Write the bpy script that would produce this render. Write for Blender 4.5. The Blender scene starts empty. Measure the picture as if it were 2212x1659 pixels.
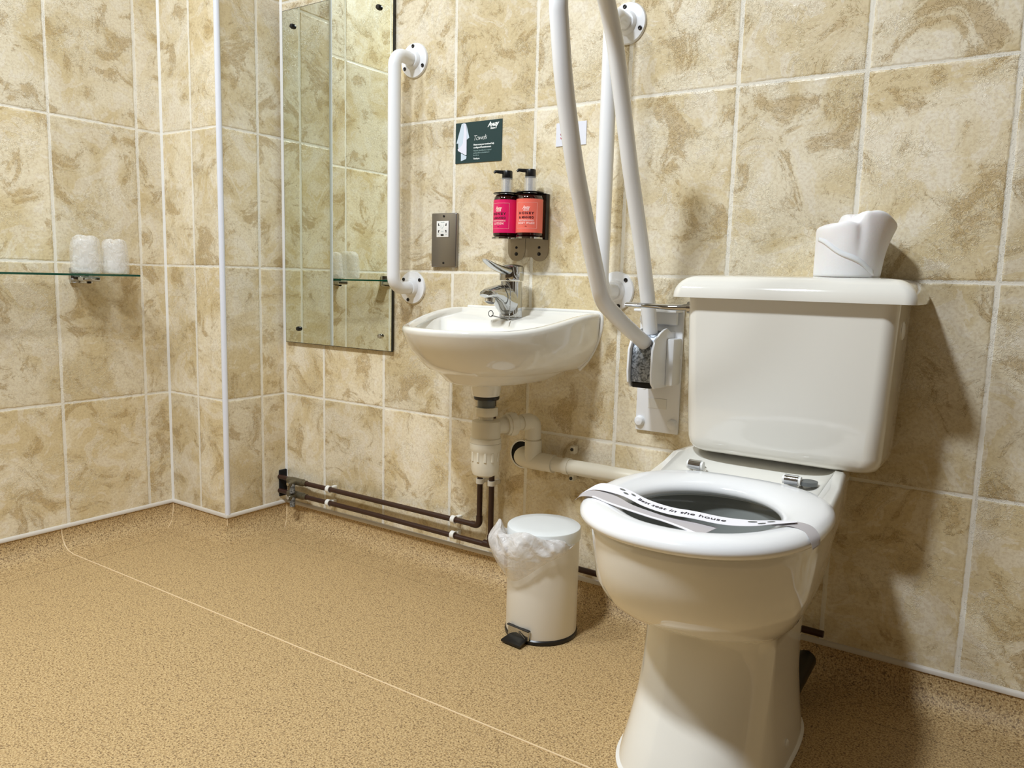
import bpy, bmesh, math, random
from mathutils import Vector, Matrix, noise
PI = math.pi
random.seed(4)
S = bpy.context.scene
COL = S.collection

# ------------------------------------------------------------------ camera
cam = bpy.data.cameras.new('camera'); cam_o = bpy.data.objects.new('camera', cam); COL.objects.link(cam_o)
cam.sensor_width = 36.0; cam.lens = 1687.2488 / 2212 * 36; cam.clip_start = 0.02
r_ = (0.8283726, 0.55958274, 0.02580678); u_ = (-0.09513831, 0.09513846, 0.99090735); d_ = (-0.55203943, 0.82329571, -0.13204785)
cam_o.matrix_world = Matrix(((r_[0], u_[0], -d_[0], 2.00988), (r_[1], u_[1], -d_[1], -1.67698), (r_[2], u_[2], -d_[2], 0.81137), (0, 0, 0, 1)))
S.camera = cam_o
# ------------------------------------------------------------------ view, world, lights
S.view_settings.view_transform = 'Standard'; S.view_settings.look = 'None'; S.view_settings.gamma = 1.0
S.view_settings.use_curve_mapping = False
S.view_settings.exposure = -0.12
w = bpy.data.worlds.new('world'); S.world = w; w.use_nodes = True
w.node_tree.nodes['Background'].inputs[0].default_value = (0.9, 0.95, 1.0, 1); w.node_tree.nodes['Background'].inputs[1].default_value = 0.05
def area(name, loc, size, power, color, rot=(0, 0, 0), shape='DISK'):
    l = bpy.data.lights.new(name, 'AREA'); l.shape = shape; l.size = size; l.energy = power; l.color = color
    o = bpy.data.objects.new(name, l); COL.objects.link(o); o.location = loc; o.rotation_euler = rot
    return o
area('ceiling_lamp_light', (1.08, -1.58, 2.515), 0.24, 57, (0.82, 0.895, 0.975))
area('shower_lamp_light', (0.30, -1.50, 2.515), 0.24, 26, (0.82, 0.895, 0.965))
S.cycles.max_bounces = 8; S.cycles.diffuse_bounces = 4; S.cycles.glossy_bounces = 4; S.cycles.transmission_bounces = 8; S.cycles.transparent_max_bounces = 12
S.cycles.sample_clamp_indirect = 6.0

# ------------------------------------------------------------------ materials
def srgb(r, g, b):
    f = lambda c: (c / 255 / 12.92) if c / 255 <= 0.04045 else ((c / 255 + 0.055) / 1.055) ** 2.4
    return (f(r), f(g), f(b), 1)
def mat(name, color, rough=0.5, metal=0.0, **k):
    m = bpy.data.materials.new(name); m.use_nodes = True
    b = m.node_tree.nodes['Principled BSDF']
    b.inputs['Base Color'].default_value = color; b.inputs['Roughness'].default_value = rough; b.inputs['Metallic'].default_value = metal
    for kk, v in k.items(): b.inputs[kk.replace('_', ' ')].default_value = v
    return m
def nd(m, t, **k):
    n = m.node_tree.nodes.new(t)
    for kk, v in k.items(): setattr(n, kk, v)
    return n
def lk(m, a, b): m.node_tree.links.new(a, b)
def add_bump(m, scale, strength, dist=0.001, detail=4, coord='Object'):
    tc = nd(m, 'ShaderNodeTexCoord'); n = nd(m, 'ShaderNodeTexNoise'); n.inputs['Scale'].default_value = scale; n.inputs['Detail'].default_value = detail
    b = nd(m, 'ShaderNodeBump'); b.inputs['Strength'].default_value = strength; b.inputs['Distance'].default_value = dist
    lk(m, tc.outputs[coord], n.inputs['Vector']); lk(m, n.outputs['Fac'], b.inputs['Height']); lk(m, b.outputs['Normal'], m.node_tree.nodes['Principled BSDF'].inputs['Normal'])
    return m
def mixc(m, fac, a, b, blend='MIX'):
    n = nd(m, 'ShaderNodeMix', data_type='RGBA', blend_type=blend)
    for s, v in ((n.inputs['Factor'], fac), (n.inputs['A'], a), (n.inputs['B'], b)):
        pass
    for idx, v in ((0, fac), (6, a), (7, b)):
        if hasattr(v, 'is_linked') or hasattr(v, 'links'): lk(m, v, n.inputs[idx])
        else: n.inputs[idx].default_value = v
    return n.outputs[2]
def mth(m, op, a, b=None, c=None):
    n = nd(m, 'ShaderNodeMath', operation=op)
    for i, v in enumerate((a, b, c)):
        if v is None: continue
        if hasattr(v, 'links'): lk(m, v, n.inputs[i])
        else: n.inputs[i].default_value = v
    return n.outputs[0]
def smooth(m, v, lo, hi):
    n = nd(m, 'ShaderNodeMapRange', interpolation_type='SMOOTHSTEP'); n.inputs[1].default_value = lo; n.inputs[2].default_value = hi
    lk(m, v, n.inputs[0]); return n.outputs[0]
def noise_n(m, vec, scale, detail=4, rough=0.5, dist=0.0, ntype='FBM'):
    n = nd(m, 'ShaderNodeTexNoise', noise_type=ntype)
    n.inputs['Scale'].default_value = scale; n.inputs['Detail'].default_value = detail; n.inputs['Roughness'].default_value = rough; n.inputs['Distortion'].default_value = dist
    lk(m, vec, n.inputs['Vector']); return n.outputs['Fac']

TW, TH = 0.25151, 0.4
def tile_mat(name, axis, u0, v0, flip=False):
    """travertine-look wall tile, wide pale grout; u runs along the wall, v up; every tile gets its own piece of pattern"""
    m = mat(name, (0.6, 0.5, 0.3, 1), 0.3)
    B = m.node_tree.nodes['Principled BSDF']
    tc = nd(m, 'ShaderNodeTexCoord'); sp = nd(m, 'ShaderNodeSeparateXYZ'); lk(m, tc.outputs['Object'], sp.inputs[0])
    u = sp.outputs[axis]; v = sp.outputs[2]
    us = mth(m, 'DIVIDE', mth(m, 'SUBTRACT', u, u0), TW); vs = mth(m, 'DIVIDE', mth(m, 'SUBTRACT', v, v0), TH)
    iu = mth(m, 'FLOOR', us); iv = mth(m, 'FLOOR', vs)
    fu = mth(m, 'MULTIPLY', mth(m, 'SUBTRACT', us, iu), TW); fv = mth(m, 'MULTIPLY', mth(m, 'SUBTRACT', vs, iv), TH)
    cid = nd(m, 'ShaderNodeCombineXYZ'); lk(m, iu, cid.inputs[0]); lk(m, iv, cid.inputs[1]); cid.inputs[2].default_value = axis * 3.7 + u0
    wn = nd(m, 'ShaderNodeTexWhiteNoise', noise_dimensions='3D'); lk(m, cid.outputs[0], wn.inputs['Vector'])
    # pattern space: tile-local coords + random offset
    loc = nd(m, 'ShaderNodeCombineXYZ'); lk(m, fu, loc.inputs[0]); lk(m, fv, loc.inputs[1])
    off = nd(m, 'ShaderNodeVectorMath', operation='SCALE'); off.inputs['Scale'].default_value = 37.0; lk(m, wn.outputs['Color'], off.inputs[0])
    pv = nd(m, 'ShaderNodeVectorMath', operation='ADD'); lk(m, loc.outputs[0], pv.inputs[0]); lk(m, off.outputs[0], pv.inputs[1]); P = pv.outputs[0]
    rnd = wn.outputs['Value']
    big = noise_n(m, P, 5.0, 5, 0.6, 0.8)
    mid = noise_n(m, P, 10.0, 7, 0.68, 1.1)
    fine = noise_n(m, P, 160.0, 3, 0.7)
    tan = srgb(220, 202, 160); tan2 = srgb(188, 160, 106); cream = srgb(238, 227, 200); pale = srgb(246, 240, 228)
    c = mixc(m, smooth(m, big, 0.38, 0.60), tan, cream)
    # patches with crisp, ragged borders
    patch = smooth(m, mid, 0.545, 0.565); patch2 = smooth(m, mid, 0.46, 0.38)
    c = mixc(m, mth(m, 'MULTIPLY', patch, 0.34), c, pale)
    c = mixc(m, mth(m, 'MULTIPLY', patch2, 0.6), c, tan2)
    # crackle areas: short worm-like relief
    wv = noise_n(m, P, 85.0, 2, 0.55, 1.4)
    worm = mth(m, 'SUBTRACT', 1.0, smooth(m, mth(m, 'ABSOLUTE', mth(m, 'SUBTRACT', wv, 0.5)), 0.0, 0.05))
    zone = smooth(m, noise_n(m, P, 7.0, 3, 0.6, 0.3), 0.47, 0.58)
    wz = mth(m, 'MULTIPLY', worm, zone)
    c = mixc(m, mth(m, 'MULTIPLY', wz, 0.5), c, srgb(240, 228, 200))
    wv2 = noise_n(m, P, 70.0, 2, 0.6, 1.8)
    worm2 = mth(m, 'MULTIPLY', mth(m, 'SUBTRACT', 1.0, smooth(m, mth(m, 'ABSOLUTE', mth(m, 'SUBTRACT', wv2, 0.47)), 0.0, 0.035)), smooth(m, mid, 0.5, 0.42))
    c = mixc(m, mth(m, 'MULTIPLY', worm2, 0.30), c, srgb(158, 128, 84))
    # long thin veins
    vn = noise_n(m, P, 3.2, 4, 0.5, 1.2)
    vein = mth(m, 'SUBTRACT', 1.0, smooth(m, mth(m, 'ABSOLUTE', mth(m, 'SUBTRACT', vn, 0.5)), 0.0, 0.005))
    c = mixc(m, mth(m, 'MULTIPLY', mth(m, 'MULTIPLY', vein, smooth(m, wv, 0.5, 0.56)), 0.4), c, srgb(176, 148, 104))
    c = mixc(m, mth(m, 'MULTIPLY', smooth(m, fine, 0.40, 0.66), 0.26), c, srgb(170, 140, 95))
    # per tile tone
    hs = nd(m, 'ShaderNodeHueSaturation'); lk(m, c, hs.inputs['Color'])
    lk(m, mth(m, 'ADD', mth(m, 'MULTIPLY', rnd, 0.16), 0.92), hs.inputs['Value']); c = hs.outputs['Color']
    # grout: wobbling edge
    wn1 = noise_n(m, tc.outputs['Object'], 60.0, 3, 0.6); wn2 = noise_n(m, tc.outputs['Object'], 9.0, 2)
    du = mth(m, 'MINIMUM', fu, mth(m, 'SUBTRACT', TW, fu)); dv = mth(m, 'MINIMUM', fv, mth(m, 'SUBTRACT', TH, fv))
    d = mth(m, 'MINIMUM', du, dv)
    wob = mth(m, 'ADD', mth(m, 'MULTIPLY', mth(m, 'SUBTRACT', wn1, 0.5), 0.0050), mth(m, 'MULTIPLY', mth(m, 'SUBTRACT', wn2, 0.5), 0.0030))
    d = mth(m, 'MINIMUM', mth(m, 'SUBTRACT', du, 0.0011), dv)
    dd = mth(m, 'ADD', d, wob)
    g = mth(m, 'SUBTRACT', 1.0, smooth(m, dd, 0.0030, 0.0036))
    gc = mixc(m, wn2, srgb(244, 240, 228), srgb(234, 226, 208))
    c = mixc(m, g, c, gc)
    lk(m, c, B.inputs['Base Color'])
    rr = mth(m, 'ADD', mth(m, 'MULTIPLY', g, 0.5), 0.36); lk(m, rr, B.inputs['Roughness'])
    h = mth(m, 'MULTIPLY', smooth(m, dd, 0.001, 0.007), 1.0)
    h = mth(m, 'ADD', h, mth(m, 'MULTIPLY', mid, 0.7)); h = mth(m, 'ADD', h, mth(m, 'MULTIPLY', wz, 0.35)); h = mth(m, 'SUBTRACT', h, mth(m, 'MULTIPLY', worm2, 0.4))
    h = mth(m, 'ADD', h, mth(m, 'MULTIPLY', fine, 0.12))
    bp = nd(m, 'ShaderNodeBump'); bp.inputs['Strength'].default_value = 0.8; bp.inputs['Distance'].default_value = 0.0016
    lk(m, h, bp.inputs['Height']); lk(m, bp.outputs['Normal'], B.inputs['Normal'])
    return m

def floor_mat():
    m = mat('vinyl_floor', (0.4, 0.3, 0.15, 1), 0.55)
    B = m.node_tree.nodes['Principled BSDF']
    tc = nd(m, 'ShaderNodeTexCoord'); O = tc.outputs['Object']
    a = noise_n(m, O, 330.0, 2, 0.6); b = noise_n(m, O, 260.0, 1, 0.5); big = noise_n(m, O, 2.2, 3, 0.5)
    vor = nd(m, 'ShaderNodeTexVoronoi'); vor.inputs['Scale'].default_value = 330; lk(m, O, vor.inputs['Vector'])
    c = mixc(m, smooth(m, a, 0.36, 0.64), srgb(164, 132, 86), srgb(216, 188, 138))
    c = mixc(m, mth(m, 'MULTIPLY', smooth(m, b, 0.58, 0.66), 0.8), c, srgb(96, 68, 36))
    sx = nd(m, 'ShaderNodeSeparateColor'); lk(m, vor.outputs['Color'], sx.inputs[0])
    c = mixc(m, mth(m, 'MULTIPLY', smooth(m, sx.outputs[0], 0.88, 0.93), 0.5), c, srgb(84, 58, 36))
    c = mixc(m, mth(m, 'MULTIPLY', smooth(m, sx.outputs[1], 0.86, 0.92), 0.35), c, srgb(214, 184, 138))
    c = mixc(m, mth(m, 'MULTIPLY', big, 0.2), c, srgb(160, 130, 88))
    lk(m, c, B.inputs['Base Color'])
    bp = nd(m, 'ShaderNodeBump'); bp.inputs['Strength'].default_value = 0.35; bp.inputs['Distance'].default_value = 0.0006
    lk(m, a, bp.inputs['Height']); lk(m, bp.outputs['Normal'], B.inputs['Normal'])
    return m

M = {}
M['tile_main'] = tile_mat('tile_main', 0, 0.1805, 0.0285)
M['tile_left'] = tile_mat('tile_left', 1, -0.3113 - TW * 2, 0.0285)
M['tile_cf'] = tile_mat('tile_column_front', 0, -0.1311, 0.0285)
M['tile_cs'] = tile_mat('tile_column_side', 1, -0.0935, 0.0285)
M['floor'] = floor_mat()
M['ceil'] = add_bump(mat('ceiling_paint', srgb(170, 168, 162), 0.8), 120, 0.1)
M['plain'] = mat('plaster', srgb(214, 196, 160), 0.6)
M['ceramic'] = mat('ceramic', srgb(238, 235, 226), 0.08, Coat_Weight=0.6, Coat_Roughness=0.03)
M['seat'] = mat('seat_plastic', srgb(244, 244, 244), 0.16)
M['coat'] = mat('powder_coat', srgb(240, 241, 243), 0.22)
M['white_plastic'] = mat('white_plastic', srgb(240, 239, 234), 0.3)
M['pipe_white'] = add_bump(mat('waste_plastic', srgb(226, 218, 198), 0.35), 60, 0.05)
M['sealant'] = mat('sealant', srgb(238, 236, 230), 0.35)
M['trim_white'] = mat('trim_white', srgb(232, 235, 245), 0.25)
M['cap'] = mat('cap_strip', srgb(214, 206, 194), 0.4)
M['chrome'] = mat('chrome', (0.52, 0.53, 0.54, 1), 0.05, 1.0)
M['chrome_dull'] = mat('chrome_dull', (0.7, 0.69, 0.66, 1), 0.22, 1.0); M['holder_steel'] = mat('holder_steel', srgb(158, 142, 116), 0.38, 0.25)
M['bright_metal'] = mat('bright_metal', (0.8, 0.81, 0.83, 1), 0.25, 0.8)
M['steel'] = mat('brushed_steel', srgb(150, 146, 142), 0.33, 1.0)
def zinc():
    m = mat('galvanised', (0.4, 0.42, 0.45, 1), 0.4, 0.7)
    tc = nd(m, 'ShaderNodeTexCoord'); n = noise_n(m, tc.outputs['Object'], 130, 4, 0.6, 1.0)
    lk(m, mixc(m, smooth(m, n, 0.35, 0.68), srgb(84, 88, 92), srgb(176, 182, 190)), m.node_tree.nodes['Principled BSDF'].inputs['Base Color']); return m
M['zinc'] = zinc()
M['black'] = mat('black_plastic', srgb(16, 16, 18), 0.3)
M['dark'] = mat('dark_void', srgb(10, 9, 8), 0.9)
M['grey_plastic'] = mat('grey_plastic', srgb(98, 102, 102), 0.35)
M['copper_brown'] = add_bump(mat('painted_copper', srgb(54, 29, 21), 0.35), 90, 0.08)
M['brass'] = add_bump(mat('dull_brass', srgb(112, 104, 84), 0.4, 0.6), 200, 0.2)
M['mirror'] = mat('mirror_silver', (0.83, 0.87, 0.77, 1), 0.003, 1.0)
M['edge_dark'] = mat('mirror_edge', srgb(14, 18, 16), 0.3)
M['glass'] = mat('shelf_glass', (0.30, 0.62, 0.50, 1), 0.02, 0.0, Alpha=0.16)
M['glass_edge'] = mat('glass_edge', srgb(8, 70, 52), 0.1)
M['amber'] = mat('amber_bottle', srgb(40, 8, 6), 0.05, Coat_Weight=0.5)
M['pink'] = mat('pink_label', srgb(226, 30, 100), 0.3)
M['coral'] = mat('coral_label', srgb(238, 112, 96), 0.3)
M['text_dark'] = mat('text_maroon', srgb(80, 8, 26), 0.5)
M['text_black'] = mat('text_black', srgb(30, 22, 46), 0.5)
M['text_pale'] = mat('text_pale', srgb(255, 196, 190), 0.5)
M['text_white'] = mat('text_white', srgb(244, 248, 246), 0.5)
M['text_grey'] = mat('text_grey', srgb(150, 176, 174), 0.5)
M['text_red'] = mat('text_red', srgb(196, 10, 60), 0.5)
M['sign_green'] = mat('sign_green', srgb(14, 54, 58), 0.35)
M['sign_white'] = mat('sign_white', srgb(232, 234, 244), 0.4)
M['towel_a'] = mat('towel_white', srgb(232, 232, 246), 0.5)
M['towel_b'] = mat('towel_blue', srgb(206, 220, 234), 0.5)
M['clear'] = mat('clear_collar', (0.95, 0.95, 0.95, 1), 0.04, Alpha=0.22)
M['tissue'] = add_bump(mat('tissue', srgb(246, 244, 244), 0.9, Subsurface_Weight=0.1), 240, 0.25, 0.001)
M['bin_white'] = mat('bin_enamel', srgb(236, 232, 222), 0.32)
def film(name, col, alpha, rough, nscale):
    m = mat(name, col, rough, Alpha=alpha); B = m.node_tree.nodes['Principled BSDF']
    tc = nd(m, 'ShaderNodeTexCoord'); n = noise_n(m, tc.outputs['Object'], nscale, 3, 0.55, 1.0)
    bp = nd(m, 'ShaderNodeBump'); bp.inputs['Strength'].default_value = 0.6; bp.inputs['Distance'].default_value = 0.006
    lk(m, n, bp.inputs['Height']); lk(m, bp.outputs['Normal'], B.inputs['Normal'])
    lk(m, mth(m, 'ADD', mth(m, 'MULTIPLY', smooth(m, n, 0.35, 0.65), 0.25), alpha - 0.12), B.inputs['Alpha'])
    return m
M['liner'] = film('bin_liner_film', srgb(246, 244, 244), 0.60, 0.15, 45)
M['wrap'] = film('cup_wrap_film', srgb(246, 244, 242), 0.34, 0.10, 55)
M['tumbler'] = mat('tumbler_plastic', srgb(238, 236, 232), 0.15, Alpha=0.30)
M['paper'] = mat('band_paper', srgb(244, 242, 248), 0.6)
M['paper_grey'] = mat('band_paper_back', srgb(190, 184, 184), 0.7)
M['bowl_inside'] = mat('bowl_inside_grey', srgb(150, 153, 149), 0.12)  # flat mid-grey for the pan's inner faces, darker than the outer ceramic
M['lens'] = mat('lamp_diffuser', (1, 0.97, 0.92, 1), 0.5, Emission_Color=(1, 0.97, 0.92, 1), Emission_Strength=6.0)
M['copper_red'] = mat('rusty_pipe', srgb(96, 44, 26), 0.6)
M['water'] = mat('water', (0.9, 0.95, 0.95, 1), 0.0, Transmission_Weight=1.0, IOR=1.33)

# ------------------------------------------------------------------ mesh builder
class G:
    def __init__(s): s.v = []; s.f = []
    def add(s, vs, fs):
        o = len(s.v); s.v += [Vector(p) for p in vs]; s.f += [[i + o for i in f] for f in fs]; return s
    def box(s, c, size, r=0.0, seg=3, rot=None):
        bm = bmesh.new(); bmesh.ops.create_cube(bm, size=1.0)
        for v in bm.verts: v.co = Vector((v.co.x * size[0], v.co.y * size[1], v.co.z * size[2]))
        if r > 0: bmesh.ops.bevel(bm, geom=bm.edges[:], offset=r, segments=seg, profile=0.5, affect='EDGES')
        R = rot.to_matrix() if rot is not None else None
        bm.verts.index_update()
        s.add([(R @ v.co if R else v.co) + Vector(c) for v in bm.verts], [[v.index for v in f.verts] for f in bm.faces]); bm.free(); return s
    def loft(s, rings, cap0=True, cap1=True, closed=True):
        n = len(rings[0]); o = len(s.v)
        for r in rings: s.v += [Vector(p) for p in r]
        for k in range(len(rings) - 1):
            a = o + k * n; b = a + n
            for i in range(n if closed else n - 1):
                j = (i + 1) % n; s.f.append([a + i, a + j, b + j, b + i])
        if cap0: s.f.append([o + i for i in range(n)][::-1])
        if cap1: s.f.append([o + (len(rings) - 1) * n + i for i in range(n)])
        return s
    def tube(s, pts, r, n=20, caps=True, radii=None):
        P = [Vector(p) for p in pts]; T = []
        for i in range(len(P)):
            a = P[max(i - 1, 0)]; b = P[min(i + 1, len(P) - 1)]; T.append((b - a).normalized())
        up = Vector((0, 0, 1)) if abs(T[0].z) < 0.9 else Vector((1, 0, 0))
        N = T[0].cross(up).normalized(); rings = []
        for i, p in enumerate(P):
            if i: N = (N - T[i] * N.dot(T[i])).normalized()
            Bn = T[i].cross(N); rr = radii[i] if radii else r
            rings.append([p + (N * math.cos(2 * PI * k / n) + Bn * math.sin(2 * PI * k / n)) * rr for k in range(n)])
        return s.loft(rings, caps, caps)
    def lathe(s, prof, c, axis='z', n=40, cap0=True, cap1=True):
        rings = []
        for rad, h in prof:
            ring = []
            for k in range(n):
                a = 2 * PI * k / n; x, y = rad * math.cos(a), rad * math.sin(a)
                p = {'z': (x, y, h), 'y': (x, h, y), 'x': (h, x, y), '-y': (x, -h, -y)}[axis]
                ring.append(Vector(p) + Vector(c))
            rings.append(ring)
        return s.loft(rings, cap0, cap1)
    def sphere(s, c, r, n=12, m=8, sc=(1, 1, 1)):
        prof = [[Vector((r * math.sin(PI * (j + 0.001) / m) * math.cos(2 * PI * k / n) * sc[0], r * math.sin(PI * (j + 0.001) / m) * math.sin(2 * PI * k / n) * sc[1], r * math.cos(PI * j / m) * sc[2])) + Vector(c) for k in range(n)] for j in range(m + 1)]
        prof = [prof[0]] + prof[1:]
        return s.loft(prof, True, True)
def fillet(pts, rad, n=8):
    """round the corners of a polyline"""
    P = [Vector(p) for p in pts]; out = [P[0]]
    for i in range(1, len(P) - 1):
        a, b, c = P[i - 1], P[i], P[i + 1]; R = rad[i - 1] if isinstance(rad, (list, tuple)) else rad
        u = (a - b); v = (c - b); ang = u.angle(v); t = min(R / math.tan(ang / 2), u.length * 0.49, v.length * 0.49); R2 = t * math.tan(ang / 2)
        u.normalize(); v.normalize(); p0 = b + u * t; p1 = b + v * t
        cen = b + (u + v).normalized() * (R2 / math.sin(ang / 2)); e0 = p0 - cen; e1 = p1 - cen; th = e0.angle(e1)
        for k in range(n + 1):
            f = k / n; out.append(cen + (e0 * math.sin((1 - f) * th) + e1 * math.sin(f * th)) / math.sin(th))
    out.append(P[-1]); return out
def spline(pts, n=8):
    P = [Vector(p) for p in pts]; P = [2 * P[0] - P[1]] + P + [2 * P[-1] - P[-2]]; out = []
    for i in range(1, len(P) - 2):
        for k in range(n):
            t = k / n; p0, p1, p2, p3 = P[i - 1:i + 3]
            out.append(0.5 * ((2 * p1) + (p2 - p0) * t + (2 * p0 - 5 * p1 + 4 * p2 - p3) * t * t + (3 * p1 - p0 - 3 * p2 + p3) * t ** 3))
    out.append(P[-2]); return out

ORG = {}
def obj(name, g, m, parent=None, sharp=35, mats=None, loc=None):
    if isinstance(g, G):
        me = bpy.data.meshes.new(name); o0 = ORG[parent] if parent else (Vector(loc) if loc is not None else Vector((0, 0, 0)))
        me.from_pydata([v - o0 for v in g.v], [], g.f); me.update()
        bm = bmesh.new(); bm.from_mesh(me); bmesh.ops.recalc_face_normals(bm, faces=bm.faces); bm.to_mesh(me); bm.free()
        me.shade_smooth()
        if sharp: me.set_sharp_from_angle(angle=math.radians(sharp))
    else:
        me = g; o0 = ORG[parent] if parent else Vector((0, 0, 0))
    o = bpy.data.objects.new(name, me); COL.objects.link(o)
    for mm in (mats or [m]): me.materials.append(mm if not isinstance(mm, str) else M[mm])
    if parent: o.parent = parent; ORG[o] = o0
    else: o.location = o0; ORG[o] = o0
    return o
def thing(name, loc, label, cat, group=None):
    o = bpy.data.objects.new(name, None); COL.objects.link(o); o.location = loc; o.empty_display_size = 0.05; ORG[o] = Vector(loc)
    return tag(o, label, cat, group)
def tag(o, label, cat, group=None):
    o['label'] = label; o['category'] = cat
    if group: o['group'] = group
    return o
def struct(name, g, m, **k):
    o = obj(name, g, m, **k); o['kind'] = 'structure'; return o
def sub(o, lv=1):
    md = o.modifiers.new('smooth', 'SUBSURF'); md.levels = lv; md.render_levels = lv; return o
DG = None
def text_mesh(s, size, shear=0.0, bold=0.0, align='LEFT', spacing=1.0, extrude=0.0003):
    c = bpy.data.curves.new('t', 'FONT'); c.body = s; c.size = size; c.shear = shear; c.offset = bold; c.align_x = align; c.space_character = spacing; c.extrude = extrude; c.resolution_u = 4
    o = bpy.data.objects.new('t', c); COL.objects.link(o)
    dg = bpy.context.evaluated_depsgraph_get(); me = bpy.data.meshes.new_from_object(o.evaluated_get(dg))
    vs = [v.co.copy() for v in me.vertices]; fs = [list(p.vertices) for p in me.polygons]
    bpy.data.objects.remove(o); bpy.data.curves.remove(c); bpy.data.meshes.remove(me)
    return vs, fs
def text_on(s, size, fn, **k):
    """text laid on a surface: fn(x, y, z) -> world point"""
    vs, fs = text_mesh(s, size, **k); g = G(); g.add([fn(v.x, v.y, v.z) for v in vs], fs); return g

# ------------------------------------------------------------------ room shell
A, Bc = 0.2813, 0.2293            # column (pipe boxing) width and depth
XR, YB, ZC = 2.75, -2.45, 2.6
struct('wall_main', G().box(((XR) / 2, 0.05, ZC / 2), (XR, 0.1, ZC)), 'tile_main')
struct('wall_left', G().box((-A - 0.05, (YB - Bc) / 2 + 0.05, ZC / 2), (0.1, -Bc - YB + 0.1 , ZC)), 'tile_left')
g = G(); x0, x1, y0, y1 = -A - 0.1, 0.0, -Bc, 0.1
g.add([(x1, y0, 0), (x1, y1, 0), (x1, y1, ZC), (x1, y0, ZC), (x0, y0, 0), (x0, y0, ZC), (x0, y1, 0), (x0, y1, ZC)],
      [[0, 1, 2, 3], [4, 0, 3, 5], [1, 6, 7, 2], [6, 4, 5, 7], [3, 2, 7, 5], [0, 4, 6, 1]])
wc = struct('wall_column', g, None, mats=['tile_cs', 'tile_cf'], sharp=30)
for p in wc.data.polygons: p.material_index = 0 if abs(p.normal.x) > 0.5 else 1
struct('wall_right', G().box((XR + 0.05, YB / 2, ZC / 2), (0.1, -YB + 0.2, ZC)), mat('low_bounce_right', srgb(80, 66, 48), 0.7))  # unseen wall; its dark tone is chosen to cut bounced fill light
struct('wall_back', G().box((XR / 2 - A / 2, YB - 0.05, ZC / 2), (XR + A + 0.1, 0.1, ZC)), mat('low_bounce_back', srgb(80, 66, 48), 0.7))  # also out of view, darkened to keep the ambient light low
struct('ceiling', G().box((XR / 2 - A / 2, YB / 2, ZC + 0.05), (XR + A + 0.4, -YB + 0.4, 0.1)), 'ceil')
struct('floor', G().box((XR / 2 - A / 2, YB / 2, -0.03), (XR + A + 0.2, -YB + 0.2, 0.06)), 'floor')
# coved vinyl skirting: the floor sheet curving up the wall, one piece for each wall
PATH = [(-A, YB), (-A, -Bc), (0, -Bc), (0, 0), (XR, 0), (XR, YB)]
def miter(i, d):
    p = Vector(PATH[i]); n = len(PATH)
    a = Vector(PATH[i - 1]) if i > 0 else Vector((XR, YB)); b = Vector(PATH[(i + 1) % n])
    e1 = (p - a).normalized(); e2 = (b - p).normalized()
    n1 = Vector((e1.y, -e1.x)); n2 = Vector((e2.y, -e2.x))
    k = n1 + n2; k = k / max(k.dot(n1), 1e-6); return p + k * d
RC = 0.056
prof = [(RC * (1 - math.sin(t)) + 0.003, RC * (1 - math.cos(t))) for t in [PI / 2 * k / 8 for k in range(9)]]
prof = [(0.14, 0.0004), (RC + 0.025, 0.0008)] + [(d, z + 0.0012) for d, z in prof] + [(0.003, 0.067), (0.0, 0.067)]
names = ['baseboard_left', 'baseboard_column_front', 'baseboard_column_side', 'baseboard_main', 'baseboard_right']
for i, nm in enumerate(names):
    g = G(); g.loft([[(*miter(j, d), z) for d, z in prof] for j in (i, i + 1)], False, False, closed=False)
    struct(nm, g, 'floor', sharp=60)
# pale capping strip above each run of cove
for i in range(5):
    cp = [(0.0, 0.064), (0.0055, 0.064), (0.006, 0.066), (0.0045, 0.072), (0.002, 0.0745), (0.0, 0.075)]
    g = G(); g.loft([[(*miter(j, d), z) for d, z in cp] for j in (i, i + 1)], True, True)
    struct('trim_%d' % (i + 1), g, 'cap')
# white corner edging on the column and sealant beads in the internal corners
g = G(); rr = 0.0085
g.loft([[(0.0 - 0.0085 + rr * math.cos(t) + 0.0035, -Bc + 0.0085 + rr * math.sin(t) - 0.0035, z) for t in [2 * PI * k / 24 for k in range(24)]] for z in (0.074, ZC)])
struct('trim_6', g, 'trim_white')
for k, (cx_, cy_, sx, sy) in enumerate([(-A, -Bc, 1, -1), (0, 0, 1, -1)]):
    g = G(); q = 0.0065
    g.loft([[(cx_ - 0.002 * sx, cy_ - 0.002 * sy, z), (cx_ + q * sx, cy_ - 0.001 * sy, z), (cx_ + q * 0.45 * sx, cy_ + q * 0.45 * sy, z), (cx_ - 0.001 * sx, cy_ + q * sy, z)] for z in (0.07, ZC)])
    struct('trim_%d' % (7 + k), g, 'sealant')
# weld seams in the vinyl
def seam(n, pts, r=0.0016):
    struct('trim_%d' % n, G().tube(spline(pts, 5), r, 8), mat('weld_%d' % n, srgb(236, 210, 168), 0.4))
def cove_pts(px, py, nx, ny):
    return [(px + nx * d, py + ny * d, z) for d, z in [(0.0035, 0.063), (0.0045, 0.045), (0.0135, 0.0235), (0.030, 0.0085), (0.058, 0.0020)]]
seam(9, [(-A + d, -0.585, z) for d, z in [(0.0035, 0.063), (0.0045, 0.045), (0.0135, 0.0235), (0.030, 0.0085), (0.058, 0.0022)]] + [(-0.18, -0.585, 0.0008), (0.2, -0.583, 0.0004), (0.9, -0.583, 0.0004), (1.8, -0.583, 0.0004), (2.7, -0.583, 0.0004)], 0.0017)
seam(10, cove_pts(-A, -Bc, 1, -1)); seam(11, cove_pts(0, -Bc, 0.75, -0.75)); seam(12, cove_pts(0.0, 0, 1, -1))

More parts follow.
